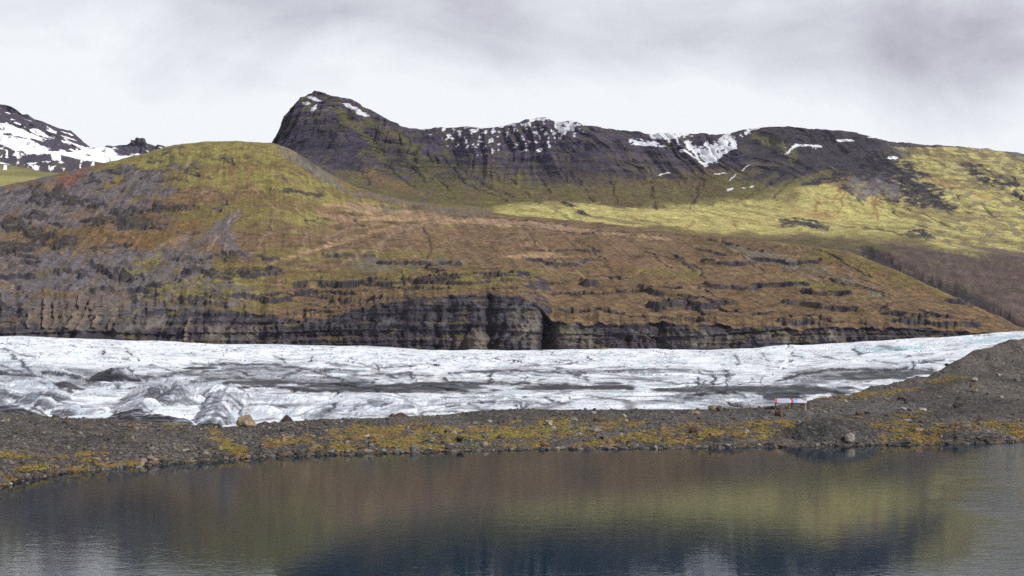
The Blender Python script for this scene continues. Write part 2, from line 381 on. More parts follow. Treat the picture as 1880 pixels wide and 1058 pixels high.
    c = mixc(c, (0.245, 0.175, 0.125), strokes(U, V, TRL, 719, 7, 4) * .75)
    c = mixc(c, (0.145, 0.080, 0.042), strokes(U, V, [([(425, 305), (430, 365)], 6), ([(455, 305), (462, 350)], 6), ([(500, 350), (505, 380)], 4), ([(370, 320), (440, 300), (470, 305)], 8)], 723, 6, 6) * .6)
    c = mixc(c, (0.125, 0.120, 0.105), blobm(U, V, [(585, 318, 70, 9, .6), (720, 366, 90, 7, .16), (850, 388, 60, 5, .1)], .5, 725, 30, 10) * .6)
    c = mixc(c, (0.06, 0.055, 0.045), strokes(U, V, [([(548, 284), (580, 308)], 4), ([(500, 350), (540, 352), (590, 360)], 2.2), ([(320, 308), (360, 316)], 2), ([(440, 290), (410, 292)], 1.8), ([(300, 275), (340, 270)], 2)], 727, 4, 3) * .7)
    c = mixc(c, (0.13, 0.135, 0.115), np.clip(blobm(U, V, [(1440, 480, 90, 12, .25), (1560, 520, 70, 8, .35), (700, 490, 60, 8), (820, 480, 60, 8)], .6, 729, 40, 10) * (.5 + n_b), 0, .7))
    # dry stream lines
    ch = np.abs(fbm((X - .35 * A) / 110, A / 420, 4, 91)); c = mixc(c, (0.05, 0.04, 0.035), sst(0.014, 0.003, ch) * slope * 0.6 * sst(360, 420, V))
    ch2 = np.abs(fbm((X + .4 * A) / 150 + 7, A / 400 + 3, 4, 93)); c = mixc(c, (0.27, 0.19, 0.14), sst(0.016, 0.004, ch2) * slope * 0.55)
    rill = fbm((U + (V - 450) * np.interp(U, [100, 900, 1500], [.9, -1.0, -1.8])) / 7, (V + .35 * U) / 50, 4, 94); c = c * (1 + .24 * np.clip(rill, -1, 1) * slope)[..., None]
    # rock where it is steep
    steep = sst(0.80, 0.62, up + 0.06 * n_b)
    rockc = np.zeros(P.shape) + np.array(ROCK)
    rn = fbm(xj / 14, Z / 22, 5, 95); rb = fbm(X / 400, Z / 5.0, 4, 96)
    rockc = mixc(rockc, (0.100, 0.094, 0.108), sst(0.0, 0.8, rn + 0.6 * rb) * 0.5)
    rockc = mixc(rockc, (0.018, 0.016, 0.022), sst(.22, .5, fbm(xj / 4.5, Z / 16, 4, 98) + .3 * (.5 - med)) * .75 * (.35 + .65 * sst(300, 480, U)))
    rockc = mixc(rockc, (0.024, 0.02, 0.026), sst(.3, .55, fbm(X / 260, Z / 3.2, 3, 100)) * .5 * sst(250, 450, U))
    rockc = mixc(rockc, (0.16, 0.145, 0.13), blobm(U, V, [(968, 596, 30, 44), (880, 628, 26, 20), (1060, 615, 60, 22), (1300, 622, 60, 16), (1480, 620, 80, 14), (200, 590, 120, 22), (420, 612, 80, 14)], .4, 19, 30, 30) * (0.28 + .42 * sst(-.3, .5, rn)))
    rockc = mixc(rockc, (0.12, 0.10, 0.035), sst(0.25, 0.6, fbm(X / 30, Z / 8, 4, 97)) * sst(0.2, 0.5, up) * .7)
    c = c + (rockc - c) * np.clip(np.maximum(steep, cl * sst(0.99, 0.86, up - .08 * n_b)), 0, 1)[..., None]
    c = mixc(c, (0.045, 0.036, 0.034), np.clip(m_led * .9 + m_crk * .55, 0, .92) * slope)
    c = mixc(c, (0.165, 0.132, 0.112), m_hoo * .85); c = mixc(c, (0.13, 0.115, 0.105), m_cone * .7)
    # earth cones and talus at the left foot
    c = mixc(c, (0.145, 0.115, 0.095), blobm(U, V, [(150, 570, 90, 30, -.2), (90, 580, 40, 24), (860, 630, 30, 12)], .5, 23, 14, 60) * .7)
    c = mixc(c, (0.045, 0.038, 0.034), np.clip(oc * 1.3 * (.6 + n_b), 0, 1) * slope * .85)
    c *= (1 + 0.30 * fbm(X / 6, A / 6, 4, 99))[..., None]
    o = np_mesh("hillside", P.reshape(-1, 3), grid_faces(*Y.shape), c.reshape(-1, 3), mat=terrain_mat("hill_ground", 0.4, 1.0, 2.0, var=.34))
    tag(o, kind="structure")
build_hill()

RIDGE = [(430, 340), (480, 300), (492, 285), (500, 262), (507, 252), (511, 236), (519, 212), (529, 203), (535, 193), (545, 180), (560, 178), (566, 172), (575, 167), (590, 168),
         (600, 173), (612, 176), (640, 184), (660, 190), (700, 212), (740, 230), (770, 238), (800, 233), (850, 233), (890, 236), (930, 229), (960, 222), (985, 215),
         (1005, 216), (1018, 223), (1030, 224), (1050, 222), (1090, 232), (1130, 240), (1160, 240), (1190, 247), (1220, 243), (1260, 244),
         (1300, 246), (1340, 248), (1370, 240), (1410, 232), (1450, 232), (1500, 237), (1560, 242), (1600, 250), (1620, 256), (1650, 262),
         (1700, 266), (1780, 270), (1830, 277), (1880, 283), (2140, 320)]

def build_mountain():
    u = np.concatenate([np.arange(430, 1920, 1.6), np.arange(1920, 2140, 8.0)])
    q = lambda *a: pl(u, list(zip((430, 500, 560, 650, 750, 900, 950, 1000, 1100, 1240, 1400, 1550, 1700, 1880, 2140), a)))
    crest = pl(u, CREST); cy = pl(u, CRESTY)
    ridge = pl(u, RIDGE) + pixel_jitter(u, 2.2, 105)
    rows = [
        (crest + 16, cy + 180),
        (q(345, 330, 330, 365, 378, 394, 399, 404, 408, 420, 434, 440, 452, 472, 510), q(*[2350] * 9, 2300, 2200, 2050, 1950, 1900, 1800)),
        (q(342, 326, 326, 361, 372, 386, 375, 369, 377, 385, 394, 407, 412, 432, 470), q(*[2550] * 15)),
        (q(340, 322, 322, 352, 366, 381, 384, 387, 391, 393, 380, 374, 384, 405, 440), q(*[2760] * 15)),
        (q(336, 310, 300, 318, 335, 345, 342, 340, 335, 338, 332, 330, 340, 352, 390), q(*[2980] * 15)),
        (q(332, 290, 245, 252, 282, 290, 288, 284, 276, 292, 282, 286, 300, 318, 350), q(*[3240] * 15)),
        (ridge, 3480 + 0 * u), (ridge + 55, 3850 + 0 * u)]
    Y, Z = sheet(u, rows, [20, 80, 60, 80, 90, 110, 130, 14])
    U = np.broadcast_to(u, Y.shape); X = (U - CX) / F * Y; V = HY - (Z - H) / Y * F
    nr = Y.shape[0]; rowi = np.arange(nr)[:, None] + 0 * Y
    wall = sst(215, 290, rowi) * sst(nr - 15, nr - 40, rowi)
    fade = sst(nr - 15, nr - 95, rowi)
    rightw = sst(1480, 1640, U)
    # ribs and gullies that run down the wall
    fan = X + 0.45 * (Z - 400) * np.sin(X / 420) + 70 * fbm(X / 260, Z / 320, 3, 110)
    rib = ridged(fan / 95, Z / 900, 3, 111); rib2 = ridged(fan / 34 + 2, Z / 300, 3, 115)
    amp = wall * (1 - 0.65 * rightw)
    push = amp * (64 * (rib - 0.5) + 18 * (rib2 - 0.5)) + wall * (1 - .6 * rightw) * 120 * fbm(X / 330, Z / 900, 3, 119) + wall * 20 * fbm(X / 70, Z / 50, 5, 117)
    # horizontal beds in the upper wall
    per = 46.0
    t = Z / per + 0.4 * fbm(X / 500, Z / 900, 3, 121); fr = t - np.floor(t)
    st = np.floor(t) + sst(0.45, 0.9, fr) * 0.8 + fr * 0.2
    bedm = wall * sst(330, 290, V + 10 * perlin(X / 90, Y / 90, 2)) * (1 - 0.5 * rightw)
    Z2 = Z + (st - t) * per * 0.34 * bedm * sst(-.3, .3, fbm(X / 200, Z / 60, 3, 123)) * sst(nr - 14, nr - 50, rowi)
    Y2 = Y - push * fade
    Z2 = H + (Z2 - H) * (Y2 / Y)
    low = sst(20, 60, rowi) * sst(300, 230, rowi)
    Z2 += low * (7 * fbm(X / 180, Y / 180, 5, 131) + 1.5 * fbm(X / 30, Y / 30, 4, 133)) * (0.35 + 0.65 * rightw)
    # small gullies in the bright hills on the right
    Z2 -= (low + 0.4 * wall) * rightw * 9 * sst(0.7, 0.97, ridged(X / 110, Y / 700, 3, 137))
    outc = blobm(U, V, [(1475, 412, 44, 9, .12), (1690, 430, 30, 6, .2), (1650, 330, 75, 40, .3), (1560, 325, 40, 12), (1830, 330, 60, 14, .5), (1720, 360, 60, 10), (1060, 385, 30, 5, .5), (1560, 345, 20, 10)], .5, 139, 26, 10)
    Z2 += outc * (5 * fbm(X / 26, Y / 22, 4, 141) + 1)
    RAV = strokes(U, V, [([(1590, 462), (1625, 478), (1665, 505), (1720, 522), (1790, 548), (1880, 602)], 10), ([(1600, 470), (1640, 486)], 13)], 741, 8, 4)
    Z2 -= 3 * RAV
    GUL = strokes(U, V, [([(651, 296), (678, 337)], 3), ([(736, 290), (784, 334)], 3), ([(790, 323), (831, 351)], 2.6), ([(818, 296), (859, 341), (934, 368)], 2.2), ([(838, 303), (889, 341), (940, 361)], 2.2), ([(685, 255), (712, 300)], 5), ([(1415, 365), (1450, 335), (1490, 305)], 2), ([(1200, 382), (1195, 335)], 4.5), ([(1270, 380), (1285, 335)], 3.5),
                         ([(1280, 305), (1292, 330), (1288, 352)], 3), ([(930, 320), (960, 350), (990, 372)], 2), ([(1060, 330), (1090, 372)], 2.5), ([(985, 318), (1010, 350)], 2), ([(1120, 330), (1135, 372)], 2), ([(1350, 372), (1400, 345), (1440, 320)], 1.6), ([(620, 230), (640, 262)], 4), ([(600, 240), (612, 275)], 3), ([(1850, 318), (1876, 362)], 3), ([(1820, 340), (1885, 366)], 2), ([(700, 300), (760, 345)], 2), ([(760, 262), (800, 300)], 2.5), ([(1160, 300), (1180, 330)], 2.5), ([(900, 300), (920, 330)], 2.5), ([(1030, 310), (1045, 335)], 2.5)], 743, 5, 3)
    GUL *= sst(-.5, .1, fbm(U / 12, V / 12, 3, 744) + .1); Z2 -= 5 * GUL * fade
    # ravine beside the front hill
    rav = blobm(U, V, [(1640, 485, 60, 14, .45), (1720, 522, 60, 10, .42), (1830, 580, 70, 9, .42)], .4, 143, 26, 12)
    Z2 -= rav * (3 + 2 * fbm(X / 25, Y / 25, 4, 144))
    P = np.stack([X, Y2, Z2], -1)
    N = normals(P); up = N[..., 2]
    V = HY - (Z2 - H) / Y2 * F
    A = arc(Y, Z); n_a = fbm(X / 160, A / 140, 5, 151); n_b = fbm(X / 45, A / 40, 5, 152, .6); down = fbm(fan / 22, Z / 260, 4, 153)
    # base: mossy scree low, dark basalt high
    c = np.zeros(P.shape) + np.array((0.150, 0.128, 0.055))
    c = mixc(c, (0.135, 0.100, 0.062), sst(-.2, .5, n_a) * .6)
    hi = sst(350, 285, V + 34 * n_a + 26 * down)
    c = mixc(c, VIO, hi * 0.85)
    gl = sst(.55, .25, rib + .25 * (rib2 - .5)) ; c = mixc(c, (0.036, 0.031, 0.046), gl * sst(395, 340, V) * wall * .5 * (1 - rightw))  # gully beds darkened in colour: bare scree tone plus painted relief shade
    c = mixc(c, (0.17, 0.155, 0.055), sst(.62, .9, rib + .2 * (rib2 - .5)) * sst(270, 330, V + 30 * n_b) * .6 * (1 - rightw))
    c = mixc(c, (0.115, 0.108, 0.042), hi * sst(0.05, 0.5, n_b + 0.5 * up - .35) * .6)
    c = mixc(c, (0.125, 0.118, 0.042), blobm(U, V, [(600, 215, 90, 40, .45), (760, 300, 120, 50, .5), (1440, 270, 60, 26, .1), (1400, 330, 90, 30, -.1)], .7, 155, 60, 30) * .8 * sst(-.5, .3, n_b))
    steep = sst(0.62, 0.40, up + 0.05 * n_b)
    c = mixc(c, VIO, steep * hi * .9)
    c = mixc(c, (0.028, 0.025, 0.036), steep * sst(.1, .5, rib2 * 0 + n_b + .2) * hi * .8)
    c = mixc(c, (0.05, 0.044, 0.062), blobm(U, V, [(570, 255, 70, 40, .3), (600, 285, 60, 22, .3), (650, 300, 40, 14, .4)], .4, 156, 30, 30) * (.5 + .5 * sst(-.2, .3, fbm(X / 14, Z / 160, 4, 159))))
    # bright yellow-green moss hills
    yel = blobm(U, V, [(1070, 392, 190, 22, .06), (1330, 402, 260, 26, .06), (1600, 400, 260, 46, .04), (1850, 400, 220, 130, .25), (1790, 310, 200, 46, .1), (1560, 365, 120, 30), (1720, 300, 60, 18, .3)], .35, 157, 90, 30)
    ycol = np.zeros(P.shape) + np.array(YEL)
    ycol = mixc(ycol, (0.23, 0.19, 0.075), sst(-.1, .5, n_b) * .7)
    ycol = mixc(ycol, (0.30, 0.18, 0.085), sst(.25, .6, n_a - .1) * .6)
    diag = fbm((U - V * 2.2) / 26, (V + U * .15) / 9, 4, 158)
    ycol = mixc(ycol, (0.14, 0.125, 0.085), sst(-.05, .45, diag) * .8 * sst(1600, 1740, U))
    ycol = mixc(ycol, (0.17, 0.14, 0.07), sst(.1, .5, fbm(X / 300, A / 160, 4, 162) + .3 * n_b) * .7)
    c = c + (ycol - c) * np.clip(yel * (1 - .8 * sst(1500, 1400, U) * sst(372, 360, V)), 0, 1)[..., None]
    ycol = mixc(ycol, (0.205, 0.178, 0.088), sst(1580, 1720, U) * np.clip(.45 + .9 * fbm((U - 1.5 * V) / 60, V / 22, 4, 164), 0, .85))
    # ochre streams
    for (x0, y0, x1, y1, w) in ((1560, 320, 1540, 395, 3), (1598, 335, 1612, 405, 4), (1625, 340, 1600, 395, 3), (1505, 365, 1495, 392, 4), (1550, 330, 1530, 370, 5), (1640, 330, 1600, 375, 5)):
        tt = np.clip((V - y0) / (y1 - y0), 0, 1); xx = x0 + (x1 - x0) * tt + 5 * perlin(V / 12, V * 0 + x0, 3)
        mk = sst(w, w * .3, np.abs(U - xx)) * sst(y0 - 4, y0 + 4, V) * sst(y1 + 4, y1 - 4, V)
        c = mixc(c, (0.25, 0.135, 0.06), mk * .7)
    lay = fbm(X / 420, Z / 13, 4, 160); c = mixc(c, (0.030, 0.025, 0.040), sst(.12, .4, lay) * sst(350, 320, V) * wall * .45 * (1 - .7 * rightw)); c = mixc(c, (0.10, 0.085, 0.09), sst(.15, .5, -lay) * sst(350, 320, V) * wall * .35)
    # purple-dark cloud shadow painted on the slope under the right summit
    dk = blobm(U, V, [(1450, 262, 110, 30, .0), (1560, 285, 110, 34, .0), (1500, 300, 110, 20, -.3), (1620, 262, 60, 8, .1), (1700, 267, 90, 4)], .35, 161, 60, 24)
    c = mixc(c, (0.060, 0.052, 0.066), dk * .92)
    c = mixc(c, (0.04, 0.036, 0.042), np.clip(outc * sst(-.2, .35, n_b + .15), 0, 1))
    c = mixc(c, (0.10, 0.092, 0.09), blobm(U, V, [(1595, 350, 40, 14, -.4), (1620, 350, 30, 14)], .5, 163, 20, 12) * .6)
    # plum heath on the right
    plum = sst(436, 452, V + 14 * n_a - (U - 1500) * .06) * sst(1380, 1500, U)
    pc = mixc(np.zeros(P.shape) + np.array((0.135, 0.098, 0.088)), (0.12, 0.105, 0.065), sst(-.1, .5, n_b) * .6)
    c = c + (pc - c) * plum[..., None]
    c = mixc(c, (0.045, 0.038, 0.04), rav * sst(-.3, .3, n_b + .1))
    bedd = strokes(U, V, [([(900, 292), (1000, 296), (1100, 298), (1290, 302), (1335, 310)], 4), ([(1150, 322), (1230, 326), (1300, 330)], 3), ([(1330, 290), (1400, 286), (1455, 292)], 4), ([(760, 255), (820, 268), (900, 275)], 2.5), ([(1000, 310), (1080, 314)], 3), ([(1360, 330), (1400, 322), (1450, 318)], 3), ([(620, 300), (700, 318)], 2.5), ([(1100, 270), (1200, 280), (1260, 278)], 2.5)], 745, 8, 4)
    c = mixc(c, (0.028, 0.024, 0.042), bedd * .5)
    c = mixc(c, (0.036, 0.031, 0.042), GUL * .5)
    c = mixc(c, (0.155, 0.150, 0.055), strokes(U, V, [([(745, 285), (795, 330), (850, 360)], 3), ([(830, 300), (880, 345), (930, 363)], 2.5), ([(610, 200), (660, 240), (700, 290)], 7), ([(640, 195), (720, 245), (800, 300)], 6), ([(1400, 250), (1450, 275), (1460, 300)], 8), ([(1430, 370), (1480, 330), (1530, 310)], 6), ([(1300, 375), (1380, 345), (1430, 320)], 5), ([(900, 330), (960, 362)], 3), ([(1040, 345), (1075, 375)], 4), ([(1150, 345), (1165, 378)], 5)], 747, 8, 5) * .6)
    c = mixc(c, (0.22, 0.145, 0.075), blobm(U, V, [(720, 338, 55, 11, .3), (690, 322, 30, 8, .4)], .5, 749, 24, 8) * .6)
    c = mixc(c, (0.030, 0.026, 0.038), np.clip(blobm(U, V, [(1645, 320, 46, 30, .2), (1625, 300, 40, 12, .2), (1505, 333, 36, 6, -.1), (1712, 374, 50, 10, .1), (1800, 325, 24, 11, .7), (1690, 350, 40, 16)], .5, 751, 20, 8) * (.5 + 1.2 * fbm((U + 2 * V) / 22, V / 5, 4, 753) + .35), 0, .92))
    c = mixc(c, (0.115, 0.105, 0.115), blobm(U, V, [(1600, 345, 30, 14, -.5), (1570, 340, 14, 16, -.4), (1640, 352, 14, 16)], .4, 755, 14, 12) * .7)
    c = mixc(c, (0.05, 0.046, 0.045), strokes(U, V, [([(1590, 417), (1665, 432), (1715, 438)], 2.2), ([(1010, 382), (1030, 392), (1055, 408)], 3.5, .6), ([(1435, 408), (1480, 412), (1520, 420)], 5), ([(1668, 428), (1700, 436)], 5, .8)], 757, 5, 2.5) * .8)
    c = mixc(c, (0.22, 0.135, 0.07), strokes(U, V, [([(1150, 394), (1170, 405), (1155, 420)], 3), ([(1275, 405), (1262, 420)], 3), ([(1345, 408), (1352, 414)], 4)], 759, 4, 3) * .6)
    c = mixc(c, (0.043, 0.037, 0.04), RAV * .85)
    # snow
    sn = blobm(U, V, [(985, 222, 22, 9), (1035, 236, 26, 16), (1003, 246, 60, 12), (1300, 282, 22, 22, -.0), (1325, 268, 24, 20, -.7), (1272, 272, 18, 12, .6), (1230, 250, 46, 8), (1185, 262, 30, 5, .2),
                      (1385, 242, 22, 6, -.5), (1340, 255, 16, 7), (850, 245, 55, 16), (900, 255, 40, 22), (800, 236, 30, 5), (1470, 268, 36, 4), (1500, 270, 14, 4),
                      (1445, 272, 8, 8, -1), (1460, 250, 10, 5), (880, 270, 60, 14), (960, 262, 60, 20), (1240, 262, 40, 5), (930, 232, 80, 8), (1060, 232, 12, 14)], .45, 171, 22, 7)
    sn2 = blobm(U, V, [(660, 205, 16, 5, .5), (640, 196, 14, 4, .4), (575, 182, 16, 3, .3), (1640, 290, 8, 3), (1560, 258, 18, 2.5),
                      (560, 190, 8, 3), (572, 200, 6, 5, -1), (1180, 264, 24, 4), (1610, 252, 14, 2)], .35, 173, 12, 4)
    fine = fbm(U / 13, V / 7, 5, 175)
    solid = blobm(U, V, [(1300, 280, 17, 16), (1330, 262, 18, 12, -.8), (1230, 248, 40, 5), (1268, 270, 16, 8, .6), (1040, 233, 14, 9)], .3, 176, 14, 6)
    snow = np.clip(sn * sst(0.14, 0.26, fine * .45 + .75 * fbm(X / 13, Z / 22, 4, 177) + .3 * solid - .12 * sst(238, 268, V) - .07) + sn2 + solid * sst(-.35, -.2, fine), 0, 1)
    snow = np.maximum(snow, strokes(U, V, [([(1342, 252), (1354, 264), (1325, 284), (1296, 302)], 5), ([(1246, 276), (1270, 284), (1292, 302)], 2.6), ([(1268, 262), (1284, 294)], 2.4), ([(1310, 276), (1300, 290)], 10), ([(1155, 258), (1200, 267)], 3), ([(1195, 250), (1240, 254)], 4.5), ([(1455, 270), (1480, 266), (1512, 269)], 2.4), ([(1446, 280), (1464, 266)], 2.4),
        ([(1334, 350), (1346, 346)], 1.8), ([(1362, 345), (1366, 345)], 1.8), ([(1376, 344), (1384, 343)], 1.6), ([(1310, 320), (1330, 318)], 1.1), ([(1340, 330), (1352, 318)], 1), ([(1364, 312), (1372, 304)], 1.2), ([(1025, 224), (1030, 240)], 4.5), ([(1050, 222), (1053, 238)], 4), ([(975, 221), (1005, 218)], 3), ([(1205, 322), (1226, 318)], 1), ([(1380, 246), (1400, 236)], 3)], 761, 3, 2))
    snow = snow * sst(nr - 2, nr - 8, rowi * 1.0)
    c = mixc(c, SNOW, sst(.4, .6, snow))
    c *= (1 + 0.35 * fbm(X / 12, A / 11, 4, 179) * (1 - sst(.4, .6, snow)))[..., None]
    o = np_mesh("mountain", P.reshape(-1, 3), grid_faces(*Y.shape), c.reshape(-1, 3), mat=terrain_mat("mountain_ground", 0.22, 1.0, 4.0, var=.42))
    tag(o, kind="structure")
build_mountain()

def build_snow_mountain():
    u = np.concatenate([np.arange(-260, -30, 6.0), np.arange(-30, 420, 1.5), np.arange(420, 560, 5.0)])
    out = pl(u, [(-260, 150), (-100, 178), (0, 192), (20, 195), (33, 204), (40, 210), (50, 210), (60, 218), (90, 228), (110, 236), (130, 240), (150, 258), (165, 270),
                 (180, 273), (200, 270), (232, 266), (239, 263), (241, 258), (250, 259), (255, 255), (266, 255), (269, 264), (285, 268), (300, 268), (330, 274), (400, 292), (560, 335)])
    out = out + pixel_jitter(u, 1.6, 201)
    rows = [(pl(u, [(-260, 390), (0, 362), (560, 380)]), 2150 + 0 * u), (pl(u, [(-260, 318), (0, 312), (110, 318), (250, 330), (560, 350)]), 2900 + 0 * u),
            (pl(u, [(-260, 322), (0, 318), (560, 360)]), 3500 + 0 * u), (pl(u, [(-260, 285), (0, 278), (80, 286), (160, 303), (240, 312), (560, 345)]), 4700 + 0 * u),
            (pl(u, [(-260, 288), (0, 282), (80, 290), (160, 303), (240, 306), (560, 346)]), 5100 + 0 * u),
            (pl(u, [(-260, 225), (0, 240), (80, 258), (160, 280), (240, 285), (560, 343)]), 5800 + 0 * u), (out, 6300 + 0 * u), (out + 40, 6800 + 0 * u)]
    Y, Z = sheet(u, rows, [20, 12, 50, 14, 70, 80, 12, 2][:7])
    U = np.broadcast_to(u, Y.shape); X = (U - CX) / F * Y; V = HY - (Z - H) / Y * F
    nr = Y.shape[0]; rowi = np.arange(nr)[:, None] + 0 * Y
    w = sst(95, 120, rowi) * sst(nr - 13, nr - 24, rowi)
    mid = sst(20, 40, rowi) * sst(100, 80, rowi)
    rdg = ridged(X / 150 + Z / 500, Z / 260, 4, 211)
    Y2 = Y - w * (160 * (rdg - .5) + 40 * fbm(X / 60, Z / 40, 4, 213))
    t = Z / 60 + .4 * fbm(X / 600, Z / 500, 3, 215); fr = t - np.floor(t)
    Z2 = Z + w * (np.floor(t) + sst(.4, .9, fr) - t) * 60 * .25
    Z2 += mid * 22 * fbm(X / 200, Y / 300, 5, 217)
    P = np.stack([X, Y2, Z2], -1); N = normals(P); up = N[..., 2]
    n_b = fbm(U / 16, V / 7, 5, 221); n_a = fbm(U / 50, V / 20, 4, 222)
    c = np.zeros(P.shape) + np.array((0.050, 0.043, 0.062))
    c = mixc(c, (0.08, 0.07, 0.05), mid * sst(-.2, .5, n_a))
    fg = sst(50, 30, rowi)
    c = mixc(c, (0.26, 0.24, 0.09), fg)
    snow = sst(.36, .5, up * .15 + .75 * fbm(U / 20, (V - .25 * U) / 6, 5, 227) + .07 - .2 * sst(235, 205, V + .0 * U))
    band = blobm(U, V, [(120, 285, 110, 9, .12), (200, 285, 60, 14, .1), (30, 262, 60, 9, .2), (30, 242, 50, 8, .3)], .35, 225, 26, 8)
    snow = np.maximum(snow * .9 * (1 - sst(8, 2, V - np.interp(U, u, out)) * .8), band) * w
    low = sst(.12, .2, n_b - .25 * (V - 290) / 20) * mid * .9
    c = mixc(c, SNOW, sst(.45, .6, np.maximum(snow, low)) * (1 - blobm(U, V, [(252, 268, 22, 12), (222, 277, 12, 7), (60, 212, 40, 7, .4)], .3, 226, 12, 6)))
    o = np_mesh("snowy_mountain", P.reshape(-1, 3), grid_faces(*Y.shape), c.reshape(-1, 3), mat=terrain_mat("snowy_rock", 0.1, 0.8, 4.0, var=.2))
    tag(o, kind="structure")
build_snow_mountain()

# ================================================================== GLACIER
GTOP = [(-260, 612), (0, 618), (40, 617), (100, 620), (200, 625), (300, 628), (400, 632), (500, 633), (560, 635), (620, 636), (670, 635), (720, 638), (790, 643), (850, 646), (950, 645),
        (1060, 642), (1130, 640), (1200, 642), (1300, 643), (1400, 639), (1500, 633), (1600, 627), (1700, 622), (1800, 614), (1880, 610), (2140, 600)]

